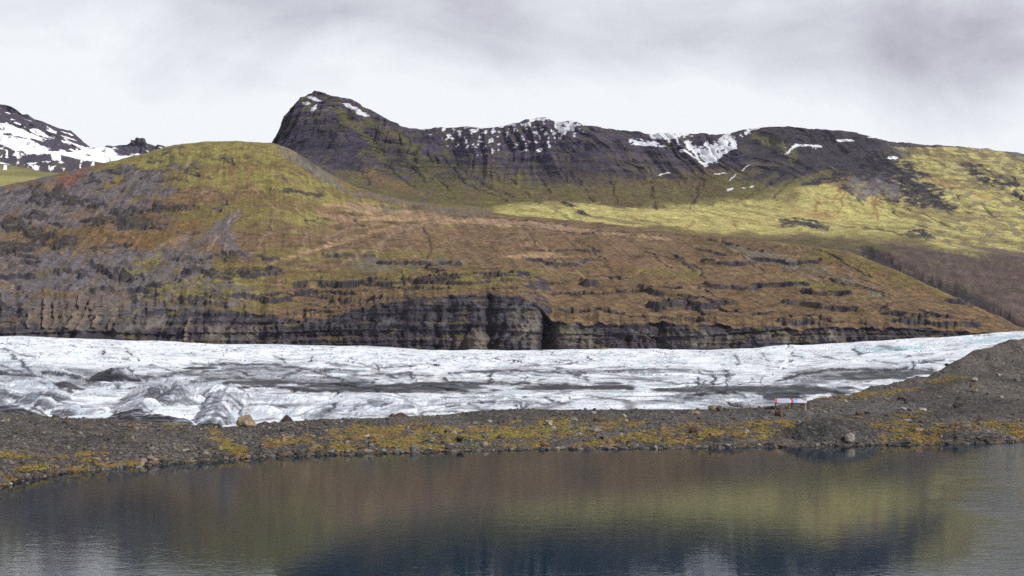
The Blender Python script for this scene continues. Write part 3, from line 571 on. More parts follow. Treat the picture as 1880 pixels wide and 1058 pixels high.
def build_glacier():
    u = columns(step=1.5)
    q = lambda pts: pl(u, pts)
    top = q(GTOP)
    rows = [
        (q([(-260, 800), (0, 795), (450, 812), (700, 800), (1000, 785), (1300, 780), (1600, 750), (1880, 705), (2140, 690)]), q([(-260, 76), (0, 76), (700, 86), (1300, 100), (1600, 118), (1880, 175), (2140, 215)])),
        (q([(-260, 775), (0, 775), (450, 780), (560, 774), (700, 760), (800, 750), (900, 743), (1000, 740), (1300, 742), (1600, 728), (1880, 690), (2140, 680)]),
         q([(-260, 104), (0, 104), (300, 100), (700, 110), (1300, 122), (1600, 140), (1880, 215), (2140, 250)])),
        (q([(-260, 735), (0, 733), (200, 738), (450, 742), (600, 742), (700, 738), (850, 732), (1300, 722), (1600, 708), (1880, 675), (2140, 660)]),
         q([(-260, 128), (0, 128), (310, 118), (700, 150), (1300, 165), (1600, 180), (1880, 280), (2140, 320)])),
        (q([(-260, 698), (0, 694), (200, 704), (320, 702), (450, 712), (600, 718), (850, 716), (1300, 712), (1600, 694), (1880, 660), (2140, 645)]),
         q([(-260, 190), (0, 190), (310, 185), (1300, 230), (1600, 250), (1880, 370), (2140, 400)])),
        (q([(-260, 668), (0, 664), (300, 678), (600, 690), (850, 694), (1300, 694), (1600, 675), (1880, 640), (2140, 630)]),
         q([(-260, 320), (0, 320), (1300, 350), (1880, 500), (2140, 520)])),
        (q([(-260, 636), (0, 640), (300, 652), (600, 662), (850, 668), (1300, 668), (1600, 650), (1880, 624), (2140, 615)]), q([(-260, 560), (1300, 580), (1880, 680), (2140, 700)])),
        (top, 930 + 0 * u), (top + 20, 985 + 0 * u)]
    Y, Z = sheet(u, rows, [170, 330, 150, 120, 140, 130, 12])
    U = np.broadcast_to(u, Y.shape); X = (U - CX) / F * Y; V = HY - (Z - H) / Y * F
    nr = Y.shape[0]; rowi = np.arange(nr)[:, None] + 0 * Y
    far = sst(150, 450, Y); edge = sst(nr - 10, nr - 60, rowi)
    # warped coordinates: folds that run across and slightly away
    wx = X + 10 * fbm(X / 45, Y / 60, 3, 301); wy = Y + 14 * fbm(X / 40, Y / 70, 3, 303)
    sx = 1 + 1.8 * far
    mid_ = 1 + 1.6 * sst(130, 220, Y)
    bil = np.abs(perlin(wx / (13 * sx * mid_) + wy / (60 * sx), wy / (26 * sx), 305)) * 2        # rounded humps with sharp troughs
    bil2 = np.abs(perlin(wx / (4.6 * sx * mid_) - wy / 40, wy / (11 * sx), 307)) * 2
    big = fbm(X / 60, Y / 120, 3, 309)
    left = sst(700, 350, U) * sst(170, 130, Y)
    a1 = (1.0 - 0.45 * sst(170, 140, Y) + 0.25 * far)
    Z += edge * (a1 * (bil - .35) * 0.55 + 0.24 * a1 * (bil2 - .3) + (0.8 + 1.6 * far) * big)
    # crevasses
    cr = np.abs(perlin(wx / (26 * sx) + 5, wy / (38 * sx), 311)); cr2 = np.abs(perlin(wx / 60 + wy / 90 + 5, wy / (30 * sx) - wx / 300, 313))
    crev = np.maximum(sst(.035, .008, cr), sst(.03, .006, cr2)) * sst(-.15, .25, fbm(X / 70, Y / 100, 3, 315) + .05)
    Z -= edge * crev * (1.4 + 1.8 * far)
    Z += edge * 0.10 * (1 + 1.5 * far) * (ridged((X + .4 * Y) / 3 / sx, (Y + 3 * Z) / 6 / sx, 4, 317) - .5)
    # folds of ice pushed up along the front: (depth, crest line in the photo, dirt, dark foot below crest, front slope)
    FOLD = [(130, [(-90, 694), (0, 689), (68, 692), (102, 700), (136, 711), (204, 722), (238, 722), (277, 704), (307, 694), (325, 690), (345, 693), (370, 700), (395, 701), (412, 700), (430, 705), (447, 716), (480, 722), (545, 727), (613, 738), (650, 748)], .22, 9, 1.0),
            (124, [(168, 748), (200, 738), (238, 726), (277, 709), (300, 703), (315, 707), (331, 722), (345, 745), (356, 775)], .75, 9, 1.3), (121, [(318, 704), (328, 698), (338, 702), (352, 722), (372, 731), (390, 738)], .45, 9, 1.2),
            (121, [(-90, 712), (0, 706), (20, 712), (44, 724), (70, 717), (102, 711), (143, 731), (204, 742), (218, 756)], .6, 9, 1.2), (119, [(380, 742), (388, 724), (400, 714), (425, 724), (459, 750), (514, 764), (545, 776)], .55, 9, 1.1),
            (126, [(386, 716), (396, 703), (408, 702), (416, 708)], .05, 9, 1.2), (125, [(410, 712), (420, 705), (436, 706), (452, 718), (462, 730)], .05, 9, 1.2), (117, [(452, 745), (462, 736), (476, 735), (500, 744), (520, 756)], .15, 9, 1.2),
            (112, [(186, 768), (211, 751), (248, 736), (273, 730), (286, 740), (315, 758), (345, 768), (368, 784)], .45, .85, .9), (109, [(352, 774), (366, 755), (392, 741), (409, 736), (421, 742), (432, 758), (442, 780)], .55, 1.7, 1.1),
            (113, [(-90, 738), (0, 724), (10, 730), (30, 748), (56, 766)], .8, 1.5, 1.2), (114, [(62, 760), (78, 730), (90, 728), (104, 738), (112, 762)], .7, 1.5, 1.3), (113, [(104, 764), (112, 742), (130, 740), (150, 748), (162, 768)], .6, 1.4, 1.3),
            (111, [(154, 768), (166, 752), (182, 745), (198, 746), (206, 756), (214, 772)], .45, 1.4, 1.2), (118, [(500, 760), (530, 750), (560, 746), (600, 752), (630, 762)], .12, 9, 1.0), (113, [(548, 770), (572, 755), (598, 747), (620, 750), (655, 762), (672, 772)], .2, 9, 1.0),
            (124, [(600, 746), (640, 739), (680, 732), (720, 728), (760, 731), (800, 735), (840, 733), (900, 738), (950, 744)], .12, 9, 1.0), (116, [(640, 768), (670, 752), (700, 746), (740, 741), (790, 748), (850, 751), (880, 758)], .12, 9, 1.0),
            (104, [(-90, 750), (0, 744), (25, 741), (60, 749), (92, 763), (112, 776)], 1.0, .0, .7), (103.5, [(178, 782), (206, 764), (250, 757), (300, 760), (335, 768), (366, 784)], 1.0, .0, .7),
            (150, [(1180, 742), (1210, 730), (1250, 722), (1300, 718), (1360, 718), (1400, 722), (1430, 730)], .35, 9, .6), (108, [(-90, 776), (30, 766), (120, 770), (200, 774)], .4, .6, .8), (160, [(230, 712), (262, 700), (300, 696)], .3, 9, .8),
            (175, [(-90, 672), (20, 660), (54, 664), (102, 671), (157, 690), (175, 702)], .2, 1.4, .6), (172, [(160, 706), (185, 682), (211, 675), (232, 678), (262, 696)], .5, .9, .7), (165, [(8, 706), (50, 694), (90, 694), (130, 706)], .1, 9, .6)]
    Xw = X + .55 * fbm(X / 2.2, Y / 2.2, 4, 361) ; Yw = Y + .5 * fbm(X / 3, Y / 2, 3, 363)
    fid = np.zeros_like(U); dep = np.zeros_like(U); drt = np.zeros_like(U); ftd = np.full(U.shape, 9.0)
    for yf, pts, dirt_, foot_, slp in FOLD:
        idx = np.nonzero((Y > yf - 12) & (Y < yf + 6)); xw = Xw[idx]; p = np.array(pts, float)
        pxx = CX + xw / yf * F; topz = H + (HY - np.interp(pxx, p[:, 0], p[:, 1])) / F * yf
        over = np.maximum(p[0, 0] - pxx, pxx - p[-1, 0]).clip(0) * yf / F
        d = Yw[idx] - yf; rr = .6
        fall = np.where(d < 0, slp * .36, 1.0) * (np.sqrt(d * d + rr * rr) - rr)
        zf = topz - fall - over * 2.5 - .07 * np.abs(perlin(xw / .7, d / 2.4, int(yf)))
        zo = Z[idx]; win = zf > zo
        ii = tuple(a[win] for a in idx)
        Z[ii] = zf[win]; fid[ii] = yf; dep[ii] = fall[win] + over[win]; drt[ii] = dirt_; ftd[ii] = foot_
    P = np.stack([X, Y, Z], -1); N = normals(P)
    up = N[..., 2]; V = HY - (Z - H) / Y * F
    # ---- ice colour and the ash on it
    c = np.zeros(P.shape) + np.array((0.90, 0.935, 0.975))
    n_a = fbm(U / 90, V / 7, 5, 321); n_b = fbm(U / 22, V / 4, 5, 322); n_c = fbm(X / 7, (Y + 5 * Z) / 20, 5, 323)
    c = mixc(c, (0.60, 0.73, 0.80), sst(.2, .8, fbm(X / 12, Y / 18, 4, 325)) * .4)
    grey = np.clip(sst(0.22, 0.75, n_a + .35 * n_b + .15 * n_c), 0, 1) * pl(V, [(615, .15), (650, .35), (680, .9), (720, .75), (760, .9)])
    c = mixc(c, (0.33, 0.345, 0.39), grey * .22)
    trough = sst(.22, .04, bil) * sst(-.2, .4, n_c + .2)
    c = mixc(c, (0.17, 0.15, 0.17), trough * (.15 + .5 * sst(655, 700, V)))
    strata = fbm(U / 140, (V + .12 * U + 10 * n_b) / 3.2, 3, 327)
    lyr = fbm(X / 4.0, dep / .28 + X * .12, 4, 365); vst = fbm(X / .55, dep / 2.5, 4, 367)
    fm = (fid > 0) * 1.0
    c = mixc(c, (0.86, 0.90, 0.95), fm * .75)
    gr = drt * (1 - .75 * np.exp(-dep / .35)) * np.clip(.72 + .55 * lyr + .45 * vst, 0, 1)
    c = mixc(c, (0.20, 0.20, 0.235), np.clip(gr * 2.1, 0, .95) * fm)
    c = mixc(c, (0.50, 0.60, 0.70), fm * sst(.1, .6, vst - lyr * .5) * .35 * (1 - drt))
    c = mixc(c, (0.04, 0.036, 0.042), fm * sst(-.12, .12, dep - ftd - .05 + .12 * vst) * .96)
    c = mixc(c, (0.10, 0.10, 0.12), fm * sst(.35, .6, lyr + .2 * vst) * drt * .8)
    dirty = (1 - .7 * fm) * blobm(U, V, [(120, 700, 110, 8, .1), (450, 690, 170, 12, .06), (520, 678, 150, 8, .05), (600, 700, 90, 8),
                         (180, 690, 120, 10, .1), (1260, 730, 60, 9, -.1), (1380, 742, 90, 10), (1560, 690, 130, 14, -.05), (1150, 682, 160, 4), (1330, 752, 80, 8)], .45, 329, 60, 9)
    c = mixc(c, (0.28, 0.285, 0.32), dirty * np.clip(.62 + .55 * strata + .3 * n_c, 0, 1))
    c = mixc(c, (0.08, 0.078, 0.09), dirty * sst(.25, .6, strata + .2 * n_b) * .8)
    ash = blobm(U, V, [(700, 714, 190, 7, .01), (790, 710, 110, 8), (1020, 712, 90, 5), (1130, 711, 40, 5), (1330, 714, 170, 5, -.02), (1600, 690, 90, 9, -.03), (1480, 718, 110, 8, -.02),
                       (1420, 722, 40, 5), (640, 706, 60, 5), (480, 703, 70, 4, .0), (370, 676, 30, 3), (125, 708, 30, 6, .2), (1690, 684, 40, 4), (1120, 704, 24, 3)], .38, 331, 40, 6)
    c = mixc(c, (0.045, 0.042, 0.048), ash * .97)
    c = mixc(c, (0.60, 0.655, 0.73), sst(.1, .6, fbm(U / 60, V / 5, 5, 366)) * .4 * (1 - .8 * far))
    c = mixc(c, (0.45, 0.60, 0.70), sst(.35, .7, fbm(U / 26, V / 6, 4, 367)) * .35)
    gateA = .8 * sst(-.1, .3, fbm(U / 160, V / 14, 3, 368)); gateB = sst(-.1, .2, fbm(U / 70, V / 16, 3, 369))
    for (au, av, sl_, sd, wd_, st_) in ((90, 6, .06, 371, .030, .8), (48, 4, -.08, 372, .028, .6), (150, 9, .03, 373, .02, .9)):
        q1 = np.abs(fbm(U / au, (V + sl_ * U) / av, 4, sd)); c = mixc(c, (0.07, 0.07, 0.09), sst(wd_, wd_ * .15, q1) * st_ * gateA)
    q2 = np.abs(fbm((U - 1.3 * V) / 24, V / 20, 3, 375)); c = mixc(c, (0.05, 0.05, 0.065), sst(.035, .006, q2) * .85 * gateB * sst(.0, .25, fbm(U / 24, V / 5, 3, 376)))
    q3 = np.abs(fbm((U + 1.6 * V) / 34, V / 24, 3, 377)); c = mixc(c, (0.05, 0.05, 0.065), sst(.03, .006, q3) * .85 * (1 - gateB) * sst(.05, .3, fbm(U / 20, V / 4, 3, 378)))
    grit = fbm(U / 3.2, V / 1.6, 3, 379); c = mixc(c, (0.26, 0.27, 0.31), sst(.3, .8, grit + .35 * n_a) * .5 * (1 - .75 * far))
    # dirt bands and open cracks that can be told apart in the ice
    STR = [([(734, 707), (856, 702), (1008, 707), (1160, 713)], 3.5, .9), ([(1000, 711), (1080, 711), (1160, 713)], 4.5, .95), ([(825, 686), (935, 680), (1075, 686)], 3, .7), ([(899, 680), (901, 704)], 2.5, .9), ([(1039, 680), (1081, 698)], 2, .8),
           ([(1112, 680), (1210, 679), (1290, 679)], 2.4, .5), ([(1331, 680), (1337, 692), (1343, 701)], 2, .9), ([(1453, 649), (1472, 655)], 2, .8), ([(1423, 701), (1465, 689), (1526, 679), (1600, 679), (1709, 679)], 3.5, .9),
           ([(1258, 729), (1313, 720), (1405, 714), (1496, 712), (1545, 722)], 5.5, .95), ([(1281, 695), (1277, 719)], 3, .9), ([(1292, 700), (1286, 716)], 2.5, .8), ([(1309, 692), (1308, 718)], 3.5, .95), ([(1336, 694), (1333, 717)], 2.5, .9),
           ([(1370, 706), (1380, 694)], 1.8, .8), ([(78, 684), (117, 686), (168, 701)], 4, .8), ([(172, 700), (203, 680), (226, 676)], 3, .7), ([(234, 676), (269, 700)], 2.5, .7), ([(262, 692), (303, 692)], 5, .8), ([(305, 692), (351, 680), (390, 670), (488, 668), (566, 678), (625, 696)], 2.6, .65),
           ([(351, 700), (429, 694), (507, 700), (586, 707)], 4, .7), ([(441, 709), (507, 711), (586, 719), (664, 715), (734, 707)], 4.5, .9), ([(496, 707), (527, 688), (554, 680)], 3.5, .6), ([(400, 679), (470, 676), (530, 680)], 3, .5),
           ([(625, 711), (629, 699)], 3, .9), ([(507, 657), (527, 665)], 2.5, .9), ([(566, 665), (574, 656)], 3, .9), 
           
           ([(98, 704), (129, 719)], 3, .7), ([(23, 653), (51, 678), (60, 690)], 3.5, .7), ([(0, 672), (40, 684)], 3, .6), ([(187, 645), (190, 651)], 3, .8), ([(233, 645), (246, 652)], 2, .7), ([(0, 640), (60, 655)], 2, .5),
           ([(600, 668), (680, 676), (760, 672)], 2, .5), ([(690, 668), (694, 682)], 2, .8), ([(650, 690), (720, 686), (790, 692)], 2.5, .6), ([(760, 690), (766, 700)], 2, .8), ([(815, 694), (818, 702)], 3, .9), ([(960, 672), (1060, 668)], 1.5, .5), ([(1180, 700), (1280, 706), (1400, 702)], 2, .6),
           ([(860, 740), (940, 736), (1010, 742)], 2, .6), ([(1000, 732), (1040, 742)], 3, .8), ([(1080, 728), (1160, 736)], 1.5, .6), ([(1500, 655), (1560, 662)], 1.6, .6), ([(1570, 641), (1580, 650)], 3, .8), ([(1620, 637), (1650, 642)], 3.5, .6), ([(1660, 655), (1712, 650)], 1.6, .6),
           ([(1350, 655), (1358, 668)], 1.8, .8), ([(1400, 650), (1412, 664)], 1.8, .8), ([(1590, 662), (1650, 668)], 2, .5), ([(1672, 666), (1676, 677)], 2.4, .9), ([(1700, 664), (1735, 660)], 2.6, .6), ([(620, 740), (604, 754)], 4, .7), ([(700, 748), (716, 738)], 3, .7), ([(655, 745), (640, 757)], 3, .6), ([(820, 748), (846, 742)], 3, .6)]
    Ux = U + 7 * fbm(U / 26, V / 9, 4, 383) + 1.5 * fbm(U / 5, V / 3, 2, 384); Vx = V + 2.6 * fbm(U / 34, V / 12, 4, 385) + .8 * fbm(U / 6, V / 3, 2, 386)
    dk_ = np.zeros_like(U); halo = np.zeros_like(U)
    for pts, wd, al in STR:
        best = np.full(U.shape, 1e9)
        for (a0, b0), (a1_, b1) in zip(pts[:-1], pts[1:]):
            dx, dy = a1_ - a0, b1 - b0; t_ = np.clip(((Ux - a0) * dx + (Vx - b0) * dy) / (dx * dx + dy * dy), 0, 1)
            best = np.minimum(best, np.hypot((Ux - a0 - t_ * dx) * .8, Vx - b0 - t_ * dy))
        dk_ = np.maximum(dk_, al * sst(wd * 1.0, wd * .35, best)); halo = np.maximum(halo, al * np.exp(-(best / (wd * 2.2)) ** 2))
    brk = sst(-.45, .05, fbm(U / 18, V / 5, 4, 387))
    c = mixc(c, (0.30, 0.315, 0.37), halo * .55 * brk)
    c = mixc(c, (0.032, 0.032, 0.042), dk_ * (.5 + .5 * brk))
    c = mixc(c, (0.025, 0.045, 0.055), blobm(U, V, [(1442, 727, 36, 8), (1425, 730, 24, 6)], .35, 388, 20, 6) * .9)
    # thin layers of ash melted out of the ice, dark at one side and fading to the other
    for (ax, ay, sd, k, amt, lo) in ((70, 60, 341, 3.0, .6, 0.1), (160, 110, 343, 3.0, .5, .05), (22, 26, 345, 2.0, .35, .15)):
        f_ = fbm(wx / ax, (wy + 3 * Z) / ay, 5, sd) * k; fr_ = f_ - np.floor(f_)
        c = mixc(c, (0.125, 0.125, 0.15), sst(.62, 1.0, fr_) ** 1.6 * amt * sst(.0 + lo, .5 + lo, fbm(U / 130, V / 16, 3, sd + 1) + .28 * pl(V, [(610, -.6), (660, .0), (690, .8), (760, 1.0)])))
    ln = np.abs(fbm(X / (40 + 50 * far), Y / (50 + 60 * far), 4, 351)); c = mixc(c, (0.10, 0.095, 0.12), sst(.022, .004, ln) * .85 * sst(-.3, .1, n_a))
    c = mixc(c, (0.035, 0.035, 0.05), crev * .9)
    c = mixc(c, (0.42, 0.62, 0.70), blobm(U, V, [(1640, 640, 70, 4, -.05), (1830, 622, 60, 4, -.1)], .5, 333, 20, 5) * .5)
    c = .97 * np.clip(c, 0, 1) ** 1.55
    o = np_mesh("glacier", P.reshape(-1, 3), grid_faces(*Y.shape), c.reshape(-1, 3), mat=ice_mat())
    tag(o, kind="structure")

def ice_mat():
    m = bpy.data.materials.new("glacier_ice"); m.use_nodes = True
    g = NT(m.node_tree)
    at = g.n('ShaderNodeAttribute', attribute_name='Col'); tc = g.n('ShaderNodeTexCoord')
    mp = g.n('ShaderNodeMapping', i_Vector=tc.outputs['Object'], i_Scale=(1, .45, 1.6))
    n1 = g.n('ShaderNodeTexNoise', i_Vector=mp.outputs[0], i_Scale=1.3, i_Detail=7.0, i_Roughness=0.62, i_Distortion=0.3)
    n2 = g.n('ShaderNodeTexNoise', i_Vector=mp.outputs[0], i_Scale=0.22, i_Detail=5.0, i_Roughness=0.6, i_Distortion=.5)
    k = g.m('MULTIPLY', g.rng(n1.outputs[0], .35, .65, .93, 1.04), g.rng(n2.outputs[0], .35, .65, .94, 1.04))
    c = g.n('ShaderNodeVectorMath', operation='SCALE', i_0=at.outputs['Color']); g.put(c.inputs['Scale'], k)
    hh = g.m('ADD', n1.outputs[0], g.m('MULTIPLY', n2.outputs[0], 2.5))
    bp = g.n('ShaderNodeBump', i_Strength=.8, i_Distance=.25, i_Height=hh)
    p = g.n('ShaderNodeBsdfPrincipled', i_Base_Color=c.outputs[0], i_Roughness=.55, i_Normal=bp.outputs[0])
    p.inputs['Specular IOR Level'].default_value = .3
    g.n('ShaderNodeOutputMaterial', i_Surface=p.outputs[0])
    return m
build_glacier()

# ================================================================== SHORE GROUND
SHORE = [(-260, 985), (-100, 930), (0, 897), (30, 886), (60, 878), (120, 869), (200, 861), (300, 853), (400, 846), (500, 839), (600, 836), (700, 833), (850, 829), (1000, 826), (1200, 824),
         (1400, 822), (1500, 820), (1700, 817), (1880, 812), (2140, 806)]
NCREST = [(-260, 738), (0, 757), (60, 762), (110, 768), (200, 770), (300, 776), (380, 782), (450, 783), (500, 777), (560, 771), (620, 769), (700, 767), (800, 763), (870, 757), (930, 753), (970, 751), (1100, 752), (1200, 753),
          (1300, 752), (1390, 749), (1430, 744), (1470, 741), (1520, 735), (1560, 724), (1600, 713), (1650, 703), (1700, 691), (1730, 676), (1765, 656), (1800, 642), (1830, 632), (1880, 621), (2140, 560)]
NCRESTY = [(-260, 58), (0, 60), (200, 61), (350, 61), (450, 62), (560, 65), (700, 69), (850, 76), (1000, 80), (1250, 79), (1420, 82), (1540, 90), (1600, 98), (1700, 110), (1880, 140), (2140, 165)]
GR = {}

def build_ground():
    u = columns(step=1.6)
    sh = pl(u, SHORE) + 1.2 * fbm(u / 30, u * 0, 4, 401); sy = H * F / (sh - HY)
    nc = pl(u, NCREST); ny = pl(u, NCRESTY)
    # mid rows as fractions of the picture distance between shore and crest
    rows = []
    zz = lambda z, y: HY - (z - H) / y * F
    rows.append((zz(-3.0, sy - 16), sy - 16)); rows.append((zz(-0.25, sy - 1.0), sy - 1.0)); rows.append((sh, sy))
    f1 = pl(u, [(-260, .3), (0, .3), (300, .3), (450, .35), (700, .35), (1400, .3), (1880, .22)]); g1 = f1 * pl(u, [(0, .35), (300, .40), (600, .55), (1200, .7), (1600, .55), (1880, .35)])
    rows.append((sh + (nc - sh) * f1, sy + (ny - sy) * g1))
    f2 = pl(u, [(-260, .8), (0, .8), (250, .84), (350, .72), (450, .70), (520, .82), (700, .7), (1400, .66), (1700, .5), (1880, .42)]); g2 = pl(u, [(0, .55), (300, .6), (350, .55), (450, .5), (520, .6), (700, .6), (1600, .55), (1880, .42)])
    rows.append((sh + (nc - sh) * f2, sy + (ny - sy) * g2))
    f3 = pl(u, [(-260, .94), (300, .95), (450, .86), (520, .94), (1400, .88), (1700, .78), (1880, .75)])
    rows.append((sh + (nc - sh) * f3, sy + (ny - sy) * .82))
    rows.append((nc, ny)); rows.append((zz(H + (HY - nc) / F * ny - 3.0, ny + 9), ny + 9)); rows.append((zz(-4.0, ny + 26), ny + 26))
    Y, Z = sheet(u, rows, [10, 20, 110, 170, 90, 70, 16, 10])
    U = np.broadcast_to(u, Y.shape); X = (U - CX) / F * Y
    nr = Y.shape[0]; rowi = np.arange(nr)[:, None] + 0 * Y
    land = sst(0.0, 0.5, Z) * (0.25 + 0.75 * sst(0, 1.2, Z))
    right = sst(1350, 1650, U)
    cr = sst(486, 440, rowi)
    Z += land * cr * ((0.16 + .55 * right) * fbm(X / (7 + 7 * right), Y / 6, 4, 411) + 0.05 * fbm(X / 1.2, Y / 1.2, 4, 412))
    Z += sst(0, .3, Z) * 0.035 * fbm(X / .35, Y / .5, 3, 413)
    def dome(px, y, sx, sy_, h):
        x0 = (px - CX) / F * y
        r = np.sqrt(((X - x0) / sx) ** 2 + ((Y - y) / sy_) ** 2) + .06 * fbm(X, Y, 3, 414)
        return h * np.clip(1 - r * r, 0, 1)
    Z += dome(1530, 61.8, 3.1, 3.0, .95) + dome(1780, 61.8, 2.6, 2.0, .42) + dome(1325, 60.0, 2.1, 1.6, .38) + dome(150, 52, 6, 5, .15) + dome(1375, 62, 1, 1, .1)
    P = np.stack([X, Y, Z], -1); _, V = proj(P)
    dm = blobm(U, V, [(1530, 797, 92, 30), (1785, 803, 60, 10), (1325, 808, 40, 8)], .12, 440, 30, 10)
    n_a = fbm(X / 3, Y / 5, 5, 421); n_b = fbm(X / .7, Y / 1.1, 5, 422); n_c = fbm(X / 12, Y / 14, 4, 423)
    c = np.zeros(P.shape) + np.array((0.074, 0.068, 0.064))
    c = mixc(c, (0.110, 0.097, 0.087), sst(-.2, .6, n_c) * .7)
    c = mixc(c, (0.045, 0.042, 0.043), sst(0, .6, n_a) * .5)
    mossm = blobm(U, V, [(880, 796, 190, 15), (1050, 783, 130, 13), (1220, 800, 150, 13), (1330, 795, 110, 16), (700, 812, 130, 22), (690, 796, 70, 14), (1700, 797, 110, 16), (1830, 788, 90, 14), (560, 808, 60, 12),
                         (150, 840, 42, 9), (30, 835, 45, 8), (60, 860, 50, 5, -.1), (425, 822, 34, 12, .5), (405, 800, 22, 7, .5), (5, 882, 16, 10), (200, 857, 90, 5, -.08), (1440, 778, 120, 8, -.05), (1630, 782, 70, 8), (500, 815, 20, 10), (520, 822, 12, 10),
                         (1620, 722, 80, 5, -.12), (1550, 727, 70, 4, -.1), (1740, 697, 40, 5, -.1), (1690, 756, 30, 3), (1090, 770, 60, 5), (390, 777, 30, 4), (330, 778, 40, 3), (1850, 800, 80, 12), (1670, 765, 30, 3), (960, 818, 100, 6), (1110, 812, 60, 8)], .55, 431, 40, 9)
    track = blobm(U, V, [(1100, 802, 190, 6, -.20), (1330, 765, 190, 7, 0.0), (1560, 755, 150, 6, -.03), (1640, 745, 120, 4, -.04)], .35, 433, 40, 9)
    mossm = np.clip(mossm - track, 0, 1)
    mossm = mossm * (1 - dm)
    c = mixc(c, (0.056, 0.053, 0.053), dm * .9)
    mm = np.clip(mossm * sst(-.32, .22, n_a * .6 + n_b * .8), 0, 1)
    mcol = np.zeros(P.shape) + np.array((0.150, 0.118, 0.040))
    mcol = mixc(mcol, (0.165, 0.165, 0.035), blobm(U, V, [(900, 797, 130, 8, .06), (1060, 788, 70, 8), (1340, 800, 90, 9), (1700, 800, 80, 10), (1060, 770, 50, 5), (430, 824, 30, 9), (505, 818, 12, 8), (1500, 788, 40, 8), (5, 885, 16, 10)], .5, 435, 30, 6) * .85)
    mcol = mixc(mcol, (0.125, 0.062, 0.030), sst(.0, .5, fbm(X / 2.2, Y / 3.5, 4, 437)) * .75)
    mcol = mixc(mcol, (0.24, 0.155, 0.062), sst(.1, .5, fbm(X / 3.1, Y / 4.5, 4, 438)) * .6)
    c = c + (mcol - c) * (mm * .85)[..., None]
    c = mixc(c, (0.088, 0.084, 0.085), track * .8)
    rim = sst(.30, .05, Z) * sst(-.02, .02, Z)
    c = mixc(c, (0.10, 0.078, 0.045), rim * .6 * sst(-.3, .4, n_b))
    c = mixc(c, (0.02, 0.02, 0.018), sst(.05, -.02, Z) * .8)
    c *= (1 + 0.35 * fbm(X / .22, Y / .5, 3, 439))[..., None]
    o = np_mesh("ground", P.reshape(-1, 3), grid_faces(*Y.shape), c.reshape(-1, 3), mat=terrain_mat("gravel", 7.0, .9, .06, var=.4, speck=9.0))
    tag(o, kind="structure")
    GR.update(u=u, P=P, V=V, moss=mm, mcol=mcol, track=track, dm=dm)
build_ground()

def on_ground(px, py):
    """first visible ground point under a photo pixel"""
    u = GR['u']; j = int(np.clip(np.searchsorted(u, px), 1, len(u) - 1))
    V = GR['V'][30:480, j]; P = GR['P'][30:480, j]
    vm = np.minimum.accumulate(V)
    i = int(np.argmax(vm <= py)) if (vm <= py).any() else len(V) - 1
    p = P[i]
    return (px - CX) / F * p[1], p[1], p[2]

def ground_z(x, y):
    px = CX + x / y * F
    u = GR['u']; j = int(np.clip(np.searchsorted(u, px), 1, len(u) - 1))
    return float(np.interp(y, GR['P'][:, j, 1], GR['P'][:, j, 2]))

def build_surroundings():
    # valley floor sheet that reaches the horizon, well below everything
    n = 60
    g = np.linspace(-1, 1, n); xx = np.sign(g) * np.abs(g) ** 2.2 * 26000
    X, Y = np.meshgrid(xx, xx)
    Z = -9.0 + 0 * X
    P = np.stack([X, Y, Z], -1)
    c = np.zeros(P.shape) + np.array((0.06, 0.055, 0.053))
    tag(np_mesh("valley_ground", P.reshape(-1, 3), grid_faces(n, n), c.reshape(-1, 3), mat=bpy.data.materials["gravel"]), kind="structure")
    # bank the photographer stands on
    x = np.linspace(-220, 220, 240); y = np.linspace(-160, 21, 140)
    X, Y = np.meshgrid(x, y)
    Z = 3.0 - sst(2, 16, Y) * 5.5 + .25 * fbm(X / 9, Y / 9, 4, 451)
    P = np.stack([X, Y, Z], -1)
    c = np.zeros(P.shape) + np.array((0.068, 0.062, 0.058)); c = mixc(c, (0.15, .12, .03), sst(.1, .5, fbm(X / 6, Y / 6, 4, 452)))
    tag(np_mesh("shore_bank", P.reshape(-1, 3), grid_faces(*X.shape), c.reshape(-1, 3), mat=bpy.data.materials["gravel"]), kind="structure")
build_surroundings()

